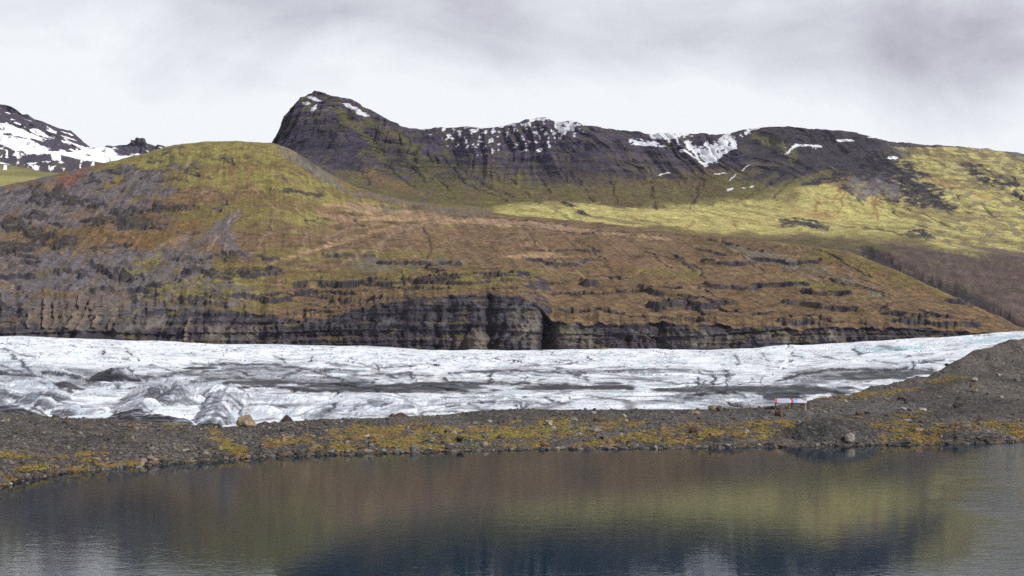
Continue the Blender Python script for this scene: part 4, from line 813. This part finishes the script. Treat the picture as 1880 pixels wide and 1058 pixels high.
# ================================================================== LAKE
def build_lake():
    m = bpy.data.materials.new("lake_water"); m.use_nodes = True
    g = NT(m.node_tree)
    tc = g.n('ShaderNodeTexCoord')
    sep = g.n('ShaderNodeSeparateXYZ', i_0=tc.outputs['Object'])
    mp = g.n('ShaderNodeMapping', i_Vector=tc.outputs['Object'], i_Scale=(1.0, 1.5, 1.0), i_Rotation=(0, 0, math.radians(14)))
    w1 = g.n('ShaderNodeTexNoise', i_Vector=mp.outputs[0], i_Scale=4.6, i_Detail=3.0, i_Roughness=.55)
    w2 = g.n('ShaderNodeTexNoise', i_Vector=mp.outputs[0], i_Scale=1.1, i_Detail=2.0, i_Roughness=.5)
    patch = g.n('ShaderNodeTexNoise', i_Vector=tc.outputs['Object'], i_Scale=.09, i_Detail=3.0, i_Roughness=.5)
    # wind reaches the right-hand side of the lake
    side = g.rng(g.m('ADD', g.m('SUBTRACT', sep.outputs[0], g.m('MULTIPLY', sep.outputs[1], .40)), g.m('MULTIPLY', patch.outputs[0], 9.0)), 4.6, 10.5, 0.0, 1.0, True)
    amp = g.m('ADD', g.m('MULTIPLY', side, 0.042), g.m('ADD', 0.0015, g.m('MULTIPLY', g.rng(sep.outputs[1], 24.0, 36.0, 0.0010, 0.0, True), g.rng(sep.outputs[0], -9.0, -4.0, 1.0, 0.0, True))))
    hgt = g.m('MULTIPLY', g.m('ADD', w1.outputs[0], g.m('MULTIPLY', w2.outputs[0], 1.2)), amp)
    bp = g.n('ShaderNodeBump', i_Strength=1.0, i_Distance=1.0, i_Height=hgt)
    p = g.n('ShaderNodeBsdfPrincipled', i_Base_Color=(0.002, 0.018, 0.034, 1), i_Roughness=0.035, i_IOR=1.245, i_Normal=bp.outputs[0])
    p.inputs['Specular IOR Level'].default_value = .5
    g.n('ShaderNodeOutputMaterial', i_Surface=p.outputs[0])
    x = np.linspace(-260, 260, 30); y = np.linspace(-30, 175, 20); X, Y = np.meshgrid(x, y)
    # stop the sheet under the shore ground
    yy = y[:, None]; px = np.linspace(-300, 2180, 60)
    sy = H * F / (pl(px, SHORE) - HY) + 4.0
    Xs = []; Ys = []
    for t in np.linspace(0, 1, 20):
        Yr = 9.0 + (sy - 9.0) * t; Ys.append(Yr); Xs.append((px - CX) / F * sy * (.55 + .45 * t) * 1.0)
    X = np.array(Xs); Y = np.array(Ys)
    P = np.stack([X, Y, 0 * X], -1)
    tag(np_mesh("lake", P.reshape(-1, 3), grid_faces(*X.shape), mat=m), kind="structure")
build_lake()

# ================================================================== SCATTER (uncountable stones, moss, dry grass)
def ico(sub):
    import bmesh
    bm = bmesh.new(); bmesh.ops.create_icosphere(bm, subdivisions=sub, radius=1.0)
    V = np.array([v.co[:] for v in bm.verts]); Fc = np.array([[v.index for v in f.verts] for f in bm.faces]); bm.free()
    return V, Fc
ICO1, ICO2, ICO3, ICO4 = ico(1), ico(2), ico(3), ico(4)
RNG = np.random.RandomState(7)

def flat_mat(name, rough=.9, scale=14.0, bump=.5, dist=.02, var=.25):
    return terrain_mat(name, scale, bump, dist, rough, var, .2)

def scatter(name, pts, size, cols, mat, squash=(1, 1, .7), sink=.25, jag=.28, smooth=False, base=None):
    V, Fc = base or ICO1
    n = len(pts); k = len(V)
    ang = RNG.rand(n) * 6.283; ca, sa = np.cos(ang), np.sin(ang)
    sq = np.array(squash) * (1 + (RNG.rand(n, 3) - .5) * .7)
    B = V[None] * (1 + (RNG.rand(n, k, 1) - .5) * 2 * jag) * sq[:, None] * size[:, None, None]
    Xr = B[..., 0] * ca[:, None] - B[..., 1] * sa[:, None]; Yr = B[..., 0] * sa[:, None] + B[..., 1] * ca[:, None]
    B = np.stack([Xr, Yr, B[..., 2]], -1)
    B += pts[:, None]; B[..., 2] += (size * squash[2] * (1 - 2 * sink))[:, None] * .6
    FF = (Fc[None] + (np.arange(n) * k)[:, None, None]).reshape(-1, 3)
    C = np.repeat(cols[:, None], k, 1).reshape(-1, 3)
    return np_mesh(name, B.reshape(-1, 3), FF, C, smooth, mat)

def pick(n, weight, r0=30, r1=470):
    """random ground grid points, weighted"""
    P = GR['P'][r0:r1]; w = (weight[r0:r1] * (P[..., 2] > .02) * ((GR['u'] > -60) & (GR['u'] < 1940))[None]).ravel().astype(float)
    idx = RNG.choice(w.size, n, p=w / w.sum())
    return P.reshape(-1, 3)[idx] + np.c_[(RNG.rand(n, 2) - .5) * .12, np.zeros(n)], idx + 0

def build_scatter():
    st = flat_mat("loose_stone"); ms = flat_mat("moss_cushion", .95, 22.0, .8, .03, .4)
    gm = GR['moss']; one = np.ones_like(gm)
    pal = np.array([(.10, .092, .088), (.06, .055, .055), (.15, .135, .12), (.20, .18, .16), (.11, .08, .06), (.045, .042, .045), (.09, .085, .09)])
    n = 15000
    P, _ = pick(n, one * (1 - .3 * gm) * (1 - .85 * GR['dm']))
    size = .022 + .024 * RNG.pareto(2.2, n).clip(0, 5)
    tag(scatter("gravel_stones", P, size, pal[RNG.choice(7, n, p=[.3, .22, .16, .05, .08, .12, .07])] * (.7 + .6 * RNG.rand(n, 1)), st), kind="stuff")
    # moss cushions
    n = 9000
    P, idx = pick(n, sst(.25, .7, gm))
    mc = GR['mcol'][30:470].reshape(-1, 3)[idx] * (.6 + .8 * RNG.rand(n, 1))
    tag(scatter("moss_cushions", P, .035 + .075 * RNG.rand(n) ** 2, mc, ms, (1.5, 1.5, .55), .3, .22), kind="stuff")
    # shoreline stones
    n = 2600
    px = RNG.rand(n) * 2000 - 60; sh = pl(px, SHORE); y = H * F / (sh - HY) + RNG.randn(n) * .25 + .1
    P = np.stack([(px - CX) / F * y, y, np.array([ground_z((a - CX) / F * b, b) for a, b in zip(px, y)]).clip(-.08, .4)], -1)
    size = .035 + .035 * RNG.pareto(2.2, n).clip(0, 4)
    pal2 = np.array([(.10, .09, .085), (.05, .046, .045), (.17, .155, .14), (.26, .235, .21), (.10, .07, .05), (.03, .028, .03)])
    tag(scatter("shoreline_stones", P, size, pal2[RNG.choice(6, n, p=[.26, .3, .1, .02, .14, .18])], st, (1.3, 1.0, .6), .2), kind="stuff")
    # dry grass tufts
    n = 2600
    P, idx = pick(n, sst(.2, .6, gm) + .015)
    nb = 9; V = []; Fc = []; C = []
    a = RNG.rand(n, nb) * 6.28; ln = (.05 + .13 * RNG.rand(n, nb)); lean = .35 + .5 * RNG.rand(n, nb)
    off = (RNG.rand(n, nb, 2) - .5) * .16
    bx = P[:, None, 0] + off[..., 0]; by = P[:, None, 1] + off[..., 1]; bz = P[:, None, 2] + 0 * a
    tx = bx + np.cos(a) * ln * lean; ty = by + np.sin(a) * ln * lean; tz = bz + ln
    w = .012
    v = np.stack([np.stack([bx - w, by, bz], -1), np.stack([bx + w, by, bz], -1), np.stack([tx, ty, tz], -1)], 2).reshape(-1, 3)
    f = np.arange(len(v)).reshape(-1, 3)
    cc = np.array([(.30, .22, .09), (.20, .17, .05), (.22, .12, .05)])[RNG.choice(3, n * nb, p=[.45, .35, .2])]
    tag(np_mesh("dry_grass", v, f, np.repeat(cc, 3, 0), False, ms), kind="stuff")
build_scatter()

# ================================================================== BOULDERS
BCOL = dict(tan=(.20, .155, .105), dark=(.050, .045, .046), grey=(.125, .118, .112), pale=(.25, .23, .205), pink=(.21, .145, .115), brown=(.085, .058, .045),
            rust=(.17, .075, .03), blue=(.12, .125, .14), red=(.085, .05, .045))
rock_mat = flat_mat("boulder_stone", .9, 5.0, .8, .06, .35)

def rock_shape(seed, w, h, style):
    """faceted (cut) or rounded stone, width w and height h in metres"""
    r = np.random.RandomState(seed); V, Fc = ICO4 if w > 1.0 else ICO3
    V = V.copy()
    cuts = {'cut': 12, 'round': 6, 'slab': 10, 'point': 13}[style]
    for _ in range(cuts):
        d = r.randn(3); d /= np.linalg.norm(d)
        if style == 'point': d[2] = abs(d[2]) * .55 + .1; d /= np.linalg.norm(d)
        k = r.uniform(.40, .76) if style != 'round' else r.uniform(.78, .93)
        t = V @ d; m = t > k; V[m] -= (t[m] - k)[:, None] * d
    nz = fbm(V[:, 0] * 2.2 + seed, V[:, 1] * 2.2 + V[:, 2] * 1.7, 4, seed) * .09
    V *= (1 + nz)[:, None]
    V -= (V.max(0) + V.min(0)) / 2; V /= (V.max(0) - V.min(0))
    V[:, 2] += .5 - .14
    V *= np.array([w, w * r.uniform(.7, 1.0), h / .86])
    a = r.uniform(-.25, .25); ca, sa = math.cos(a), math.sin(a)
    V[:, :2] = V[:, :2] @ np.array([[ca, sa], [-sa, ca]])
    return V, Fc

def boulder(i, px, py, w, h, colk, style, label, name='boulder', group=None, z=0.0):
    x, y, gz = on_ground(px, py)
    wm = w * y / F; hm = h * y / F
    V, Fc = rock_shape(1000 + i, wm, hm, style)
    c = np.array(BCOL[colk]) * np.ones((len(V), 1))
    n1 = fbm(V[:, 0] / (wm * .3) + i, V[:, 2] / (hm * .4) + V[:, 1] / (wm * .3), 4, i)
    c = c * (1 + .35 * n1)[:, None]
    c = c + (np.array((.20, .20, .17)) - c) * (sst(.2, .5, fbm(V[:, 0] / (wm * .12), V[:, 2] / (hm * .2), 3, i + 5)) * .35)[:, None]
    o = np_mesh(name, V, Fc, c, False, rock_mat)
    y2 = y + wm * .35
    o.location = (x / y * y2, y2, ground_z(x / y * y2, y2) * .35 + gz * .65 - hm * .06 + z)
    tag(o, label, name.replace('_', ' '), group)
    return o

BL = [
    (453, 784, 38, 24, 'tan', 'point', "large tan angular boulder on the left gravel crest against the grey ice"),
    (520, 811, 12, 14, 'pink', 'point', "small pinkish pointed stone standing upright on the gravel slope below the dark ash cone"),
    (341, 831, 15, 7, 'pale', 'slab', "pale wedge-shaped stone lying on bare dark gravel of the left slope"),
    (101, 768, 14, 6, 'dark', 'cut', "low dark rock on the far left gravel crest below dirty ice"),
    (590, 776, 20, 6, 'dark', 'slab', "flat dark rock on the crest just right of the dark ash cone"),
    (560, 781, 5, 5, 'pink', 'cut', "tiny pinkish stone on the crest below the flat dark rock"),
    (761, 833, 18, 15, 'grey', 'round', "dark grey boulder standing in the water, wettest and roundest of the middle shore"),
    (736, 833, 14, 7, 'grey', 'cut', "grey shore rock immediately left of the round boulder in the water"),
    (727, 834, 7, 4, 'pale', 'round', "small pale stone at the waterline left of the two grey shore rocks"),
    (673, 836, 17, 8, 'tan', 'slab', "flat grey-tan rock at the waterline below the orange moss"),
    (646, 836, 13, 6, 'dark', 'round', "dark mossy rock at the waterline left of the flat grey-tan one"),
    (605, 831, 16, 6, 'grey', 'slab', "flat grey slab on the shore where the moss begins left of centre"),
    (680, 817, 9, 8, 'dark', 'cut', "dark upright rock in orange moss above the flat grey-tan shore rock"),
    (672, 804, 13, 7, 'pale', 'slab', "pale flat rock in moss high above the waterline left of centre"),
    (749, 788, 8, 6, 'pale', 'cut', "pale stone alone on grey gravel above the moss"),
    (820, 795, 13, 7, 'dark', 'cut', "dark half of a pair of touching rocks in moss"),
    (834, 797, 10, 8, 'pale', 'cut', "pale half of a pair of touching rocks in moss"),
    (820, 807, 10, 6, 'grey', 'cut', "grey rock in moss just below the touching pair"),
    (845, 812, 15, 12, 'dark', 'cut', "dark grey angular boulder in orange moss right of centre shore"),
    (811, 820, 10, 5, 'dark', 'slab', "low dark rock between the angular boulder and the water"),
    (823, 826, 15, 8, 'dark', 'round', "broad dark rock resting on the shore below the angular boulder"),
    (891, 806, 15, 9, 'grey', 'cut', "grey boulder at the edge of bright green moss, left of the gravel track"),
    (884, 799, 9, 6, 'dark', 'cut', "small dark stone above the grey boulder at the green moss"),
    (890, 819, 14, 9, 'tan', 'round', "greyish tan shore boulder below the green moss"),
    (921, 806, 16, 9, 'brown', 'round', "brown rounded boulder at the left end of the gravel track"),
    (1007, 782, 16, 11, 'pale', 'cut', "pale grey angular rock high in green moss above the gravel track"),
    (1052, 772, 15, 8, 'grey', 'cut', "lichen grey boulder close under the crest above the gravel track"),
    (1097, 775, 16, 7, 'dark', 'cut', "dark flat-topped boulder under the crest right of the lichen grey one"),
    (1091, 755, 7, 6, 'dark', 'cut', "small black stone on the skyline of the moraine against white ice"),
    (1089, 761, 10, 6, 'pale', 'round', "pale stone right under the small black skyline stone"),
    (1143, 768, 15, 8, 'pale', 'slab', "whitish flat rock near the crest above rust coloured moss"),
    (1149, 775, 9, 5, 'pale', 'round', "small whitish stone just below the whitish flat rock"),
    (1092, 793, 25, 11, 'grey', 'cut', "wide lichen-spotted rock at the upper edge of the gravel track"),
    (1032, 792, 12, 5, 'dark', 'slab', "dark low rock on the lower side of the green moss by the track"),
    (1106, 808, 12, 7, 'dark', 'cut', "dark rock in a row of stones above the shore below the track"),
    (1119, 812, 8, 7, 'pink', 'cut', "pinkish block in the row of stones above the shore"),
    (1084, 813, 9, 7, 'brown', 'round', "brown round stone at the left of the row of stones above the shore"),
    (1032, 824, 13, 4, 'pale', 'slab', "pale slab lying at the waterline right of the rusty hummock"),
    (1278, 797, 27, 15, 'red', 'round', "large rounded reddish-brown boulder in yellow-green moss"),
    (1307, 753, 14, 9, 'tan', 'cut', "tan boulder on the crest, left one of two side by side"),
    (1321, 755, 15, 10, 'brown', 'cut', "dark brown boulder on the crest, right one of two side by side"),
    (1275, 761, 22, 8, 'tan', 'slab', "flat tan slab left of and below the two crest boulders"),
    (1431, 765, 17, 13, 'red', 'cut', "dark reddish boulder in front of the information signs"),
    (1437, 759, 12, 15, 'grey', 'point', "grey pointed rock leaning behind the dark reddish boulder at the signs"),
    (1404, 771, 12, 6, 'grey', 'round', "light grey rock on gravel left of the dark reddish boulder"),
    (1335, 819, 15, 5, 'grey', 'slab', "flat grey slab at the waterline below the dark gravel patch"),
    (1393, 818, 8, 4, 'pale', 'round', "small pale stone at the waterline left of the big gravel mound"),
    (1560, 814, 18, 18, 'pale', 'round', "rounded pale grey boulder at the water's edge before the dark gravel mound"),
    (1551, 739, 10, 5, 'pale', 'slab', "small pale slab on gravel right of the signs"),
    (1578, 763, 16, 8, 'brown', 'cut', "dark brown rock on gravel above the big gravel mound"),
    (1594, 760, 13, 4, 'dark', 'slab', "low dark stone right of the dark brown rock"),
    (1655, 734, 11, 6, 'brown', 'slab', "brown flat stone beside the leaning dark slab"),
    (1664, 742, 9, 13, 'dark', 'point', "narrow dark slab leaning upright in the middle of the right slope"),
    (1651, 759, 12, 6, 'dark', 'slab', "dark wedge in front of the flat grey stones"),
    (1659, 754, 14, 6, 'pale', 'slab', "flat pale stone, leftmost of three in a line under the leaning slab"),
    (1672, 755, 12, 6, 'grey', 'cut', "blocky grey stone, middle of three in a line under the leaning slab"),
    (1694, 756, 19, 6, 'pale', 'slab', "long pale stone, rightmost of three in a line under the leaning slab"),
    (1666, 775, 16, 5, 'pale', 'slab', "flat whitish stone alone on gravel above the right-hand moss"),
    (1687, 794, 20, 8, 'pink', 'slab', "pinkish-brown flat boulder in the right-hand yellow moss"),
    (1727, 804, 10, 8, 'blue', 'point', "blue-grey upright stone left of the low gravel bump on the shore"),
    (1773, 785, 15, 6, 'blue', 'cut', "blue-grey rock above the moss right of the pinkish-brown boulder"),
    (1857, 810, 17, 10, 'grey', 'round', "grey rounded boulder on orange grass at the far right shore"),
    (1724, 733, 9, 6, 'grey', 'cut', "single grey stone on dark gravel below the pale boulder of the right slope"),
    (1837, 731, 10, 4, 'pale', 'slab', "thin pale slab at the right among dark gravel ridges"),
    (1815, 726, 8, 5, 'grey', 'cut', "little grey stone between the thin pale slab and the brown rock cluster"),
    (1789, 703, 13, 9, 'pale', 'cut', "pale blocky boulder high on the dark right slope"),
    (1783, 712, 9, 9, 'brown', 'cut', "brown rock in the cluster under the pale blocky boulder"),
    (1790, 721, 11, 7, 'tan', 'round', "tan stone at the bottom of the cluster under the pale blocky boulder"),
    (1760, 748, 22, 10, 'dark', 'cut', "broad dark boulder half buried in the lower right gravel"),
    (1867, 702, 15, 8, 'grey', 'slab', "grey slab leaning near the right edge of the slope"),
    (1835, 693, 9, 5, 'pale', 'slab', "small pale slab between the pale blocky boulder and the right edge"),
    (1679, 704, 6, 5, 'grey', 'cut', "small grey stone beside the grassy strip on the upper slope"),
    (1718, 681, 6, 5, 'dark', 'cut', "small dark stone on the moraine skyline, lower of two"),
    (1738, 672, 8, 5, 'dark', 'cut', "small dark rock on the moraine skyline, higher of two"),
    (263, 850, 15, 9, 'pink', 'round', "pinkish mossy rock by the left shore, left one of a pair"),
    (284, 848, 15, 7, 'pink', 'round', "pinkish-grey rock by the left shore, right one of a pair"),
    (215, 864, 8, 9, 'blue', 'point', "dark blue-grey stone standing at the left waterline"),
    (228, 863, 15, 5, 'pink', 'slab', "flat pinkish slab at the waterline beside the blue-grey stone"),
    (357, 854, 13, 5, 'pale', 'slab', "pale slab at the waterline below the wedge-shaped stone"),
    (454, 843, 11, 6, 'pale', 'cut', "pale stone on the shore below the yellow moss patch of the left slope"),
    (1480, 830 - 10, 8, 3, 'dark', 'slab', "small dark stone at the foot of the gravel mound by the water"),
]
for i, (px, py, w, h, ck, sty, lab) in enumerate(BL):
    boulder(i, px, py, w, h, ck, sty, lab)
boulder(200, 1000, 820, 18, 9, 'rust', 'round', "rusty orange mossy hummock on the shore at the foot of the gravel track", 'moss_hummock')

def dirt_heap(px, py, y, w, h, seed, label, peaks, colr):
    """ash covered ice cone: a low heap of dark dirt on the edge of the glacier"""
    x0 = (px - CX) / F * y; z0 = H + (HY - py) / F * y
    wm = w / 2 * y / F; hm = h * y / F
    n = 70; g = np.linspace(-1, 1, n); A, B = np.meshgrid(g, g)
    Z = np.zeros_like(A)
    for (a, b, hh, s_) in peaks:
        r = np.sqrt((A - a) ** 2 + (B - b) ** 2)
        Z = np.maximum(Z, hh * (1 - r / s_))
    Z = np.maximum(Z, 0) ** .95 + .05 * fbm(A * 3, B * 3, 4, seed) * sst(0, .2, Z)
    Z = np.where(np.maximum(np.abs(A), np.abs(B)) > .97, -.4, Z - .02)
    P = np.stack([A * wm, B * wm * .8, Z * hm - .1], -1)
    c = np.zeros(P.shape) + np.array(colr); c *= (1 + .3 * fbm(A * 6, B * 6, 4, seed + 3))[..., None]
    o = np_mesh("dirt_heap", P.reshape(-1, 3), grid_faces(n, n), c.reshape(-1, 3), mat=bpy.data.materials["gravel"])
    o.location = (x0, y, z0)
    tag(o, label, "dirt heap")
dirt_heap(528, 781, 76, 66, 24, 501, "dark pointed cone of volcanic ash rising behind the gravel crest", [(-.05, 0, 1, .62), (.45, .1, .42, .6)], (.050, .040, .042))
dirt_heap(728, 775, 82, 128, 21, 503, "long reddish-brown dirt heap with two humps at the ice edge", [(-.12, 0, .95, .35), (.12, 0, 1.0, .6), (.5, 0, .35, .4), (-.55, 0, .3, .4)], (.075, .05, .045))
dirt_heap(455 + 40, 778, 84, 60, 9, 505, "low dark ash bank between the tan boulder and the ash cone", [(-.3, 0, .8, .6), (.3, 0, .8, .6)], (.05, .042, .042))

# ================================================================== SIGNS
def smat(name, col, rough=.6):
    m = bpy.data.materials.new(name); m.use_nodes = True; g = NT(m.node_tree)
    tc = g.n('ShaderNodeTexCoord'); n = g.n('ShaderNodeTexNoise', i_Vector=tc.outputs['Object'], i_Scale=6.0, i_Detail=4.0)
    k = g.rng(n.outputs[0], .3, .7, .82, 1.1)
    c = g.n('ShaderNodeVectorMath', operation='SCALE', i_0=col); g.put(c.inputs['Scale'], k)
    p = g.n('ShaderNodeBsdfPrincipled', i_Base_Color=c.outputs[0], i_Roughness=rough)
    g.n('ShaderNodeOutputMaterial', i_Surface=p.outputs[0]); return m

M_WOOD = smat("post_wood", (.22, .13, .075), .85); M_PALE = smat("pale_wood", (.36, .29, .20), .85); M_WHITE = smat("sign_white", (.50, .50, .58)); M_RED = smat("sign_red", (.36, .03, .055))
M_INK = smat("sign_ink", (.10, .09, .24)); M_BLUE = smat("sign_blue", (.22, .45, .80)); M_BACK = smat("sign_back", (.04, .04, .045))

def boxes(name, bl, mat, parent):
    V = []; Fq = []
    for (x0, x1, y0, y1, z0, z1) in bl:
        b = len(V)
        V += [(x0, y0, z0), (x1, y0, z0), (x1, y1, z0), (x0, y1, z0), (x0, y0, z1), (x1, y0, z1), (x1, y1, z1), (x0, y1, z1)]
        Fq += [(b, b + 3, b + 2, b + 1), (b + 4, b + 5, b + 6, b + 7), (b, b + 1, b + 5, b + 4), (b + 1, b + 2, b + 6, b + 5), (b + 2, b + 3, b + 7, b + 6), (b + 3, b, b + 4, b + 7)]
    return np_mesh(name, np.array(V, float), np.array(Fq), None, False, mat, parent)

def info_sign(px, label, second):
    x, y, z = on_ground(px, 753)
    root = bpy.data.objects.new("information_sign", None); COL.objects.link(root)
    root.location = (x, y, z - .03); root.rotation_euler = (0, 0, math.radians(-9))
    tag(root, label, "information sign", "information signs on the moraine")
    wd = 27.5 * y / F / 2; top = 21.5 * y / F
    hgt = [(-wd + .06, .66), (wd - .06, .66)]
    for k, (xx, _) in enumerate(hgt):
        tall = second and k == 1
        boxes("post", [(xx - .045, xx + .045, -.045, .045, -.2, top * (1.16 if tall else .80))], M_PALE if tall else M_WOOD, root)
    # tilted board, its own frame of axes
    pan = boxes("panel", [(-wd, wd, -.30, .30, -.02, .02)], M_WHITE, root)
    pan.location = (0, -.06, top * .80); pan.rotation_euler = (math.radians(29), 0, 0)
    boxes("frame", [(-wd - .01, wd + .01, -.32, -.302, -.03, .015), (-wd - .01, wd + .01, .302, .32, -.03, .015), (-wd + .02, wd - .02, -.29, .29, -.035, -.023)], M_BACK, pan)
    boxes("header_strip", [(-wd + .003, -wd + .17, -.297, .297, .0225, .026)], M_RED, pan)
    boxes("emblem", [(-wd + .05, -wd + .11, .12, .20, .0275, .030)], M_WHITE, pan); boxes("caption", [(-wd + .03, -wd + .14, -.21, -.17, .0275, .030)], M_WHITE, pan); boxes("caption", [(-wd + .03, -wd + .10, -.08, -.05, .0275, .030)], M_WHITE, pan)
    rr = random.Random(5 if second else 3); bars = []
    if not second:
        for yy in (.19, .06, -.06, -.17):
            xx = -wd + .22
            while xx < wd - .15:
                l = rr.uniform(.06, .16); bars.append((xx, min(xx + l, wd - .06), yy - .016, yy + .016, .0225, .0255)); xx += l + rr.uniform(.03, .07)
        for bb in bars: boxes("print", [bb], M_INK, pan)
        boxes("picture", [(wd - .36, wd - .12, -.27, -.215, .0225, .0255)], M_BLUE, pan)
    else:
        boxes("print", [(-wd + .24, -wd + .46, .10, .21, .0225, .0255)], M_INK, pan); boxes("print", [(-wd + .52, -wd + .60, .19, .25, .0225, .0255)], M_INK, pan)
        boxes("picture", [(-wd + .20, -wd + .44, -.26, .02, .0225, .0255)], M_BLUE, pan)
info_sign(1436.5, "low lectern sign with red left strip and lines of dark print, above the reddish boulder", False)
info_sign(1466.5, "low lectern sign with a blue picture and a taller pale right post", True)

# ================================================================== CLOUDS outside the view that shade the far wall
def build_cloud(poly, alt, label, seed):
    sxy = np.array([sdir.x, sdir.y]) / sdir.z
    p = np.array(poly, float)
    x0, y0 = p.min(0) - 150; x1, y1 = p.max(0) + 150; st = 30.0
    X, Y = np.meshgrid(np.arange(x0, x1, st), np.arange(y0, y1, st))
    wxx = X + 70 * fbm(X / 300, Y / 300, 4, seed); wyy = Y + 45 * fbm(X / 260, Y / 260, 4, seed + 5)
    inside = np.zeros(X.shape, bool); D = np.full(X.shape, 1e9)
    for i in range(len(p)):
        a = p[i]; b = p[(i + 1) % len(p)]
        cond = ((a[1] > wyy) != (b[1] > wyy)) & (wxx < (b[0] - a[0]) * (wyy - a[1]) / (b[1] - a[1] + 1e-9) + a[0])
        inside ^= cond
        t = np.clip(((wxx - a[0]) * (b[0] - a[0]) + (wyy - a[1]) * (b[1] - a[1])) / ((b - a) @ (b - a)), 0, 1)
        D = np.minimum(D, np.hypot(wxx - a[0] - t * (b[0] - a[0]), wyy - a[1] - t * (b[1] - a[1])))
    th = np.where(inside, np.sqrt(np.clip(D, 0, 300) / 300), 0)
    Zt = th * (120 + 60 * fbm(X / 180, Y / 180, 4, seed + 9)); Zb = -th * 25
    PX = X + sxy[0] * alt; PY = Y + sxy[1] * alt
    nr, nc = X.shape; Fg = grid_faces(nr, nc); keep = (th.ravel()[Fg] > 0).all(1)
    Fg = Fg[keep]; n = nr * nc
    V = np.concatenate([np.stack([PX, PY, alt + Zt], -1).reshape(-1, 3), np.stack([PX, PY, alt + Zb], -1).reshape(-1, 3)])
    m = bpy.data.materials.get("cloud_vapour")
    if not m:
        m = bpy.data.materials.new("cloud_vapour"); m.use_nodes = True; g = NT(m.node_tree)
        d = g.n('ShaderNodeBsdfTranslucent', i_Color=(.85, .86, .9, 1)); t = g.n('ShaderNodeBsdfTransparent')
        mx = g.n('ShaderNodeMixShader', i_0=.30); g.t.links.new(t.outputs[0], mx.inputs[1]); g.t.links.new(d.outputs[0], mx.inputs[2])
        g.n('ShaderNodeOutputMaterial', i_Surface=mx.outputs[0])
    o = np_mesh("clouds", V, np.concatenate([Fg, Fg[:, ::-1] + n]), None, True, m)
    tag(o, kind="structure")
build_cloud([(-1900, 3000), (-900, 3010), (-100, 3060), (120, 3230), (330, 3480), (430, 3800), (380, 4700), (-1900, 4900)], 1700, "", 601)
build_cloud([(170, 2440), (347, 2270), (512, 2110), (700, 2080), (1300, 1850), (1300, 1150), (350, 1350), (150, 1900)], 1600, "", 611)

# ================================================================== AIR
def build_haze():
    m = bpy.data.materials.new("haze_air"); m.use_nodes = True; g = NT(m.node_tree)
    v = g.n('ShaderNodeVolumePrincipled', i_Color=(.76, .79, 1.0, 1)); v.inputs['Density'].default_value = 1.4e-5; v.inputs['Anisotropy'].default_value = .2
    o_ = g.n('ShaderNodeOutputMaterial'); g.t.links.new(v.outputs[0], o_.inputs['Volume'])
    h = boxes("haze", [(-27000, 27000, -27000, 27000, -12, 1150)], m, None)
    tag(h, kind="stuff")
build_haze()
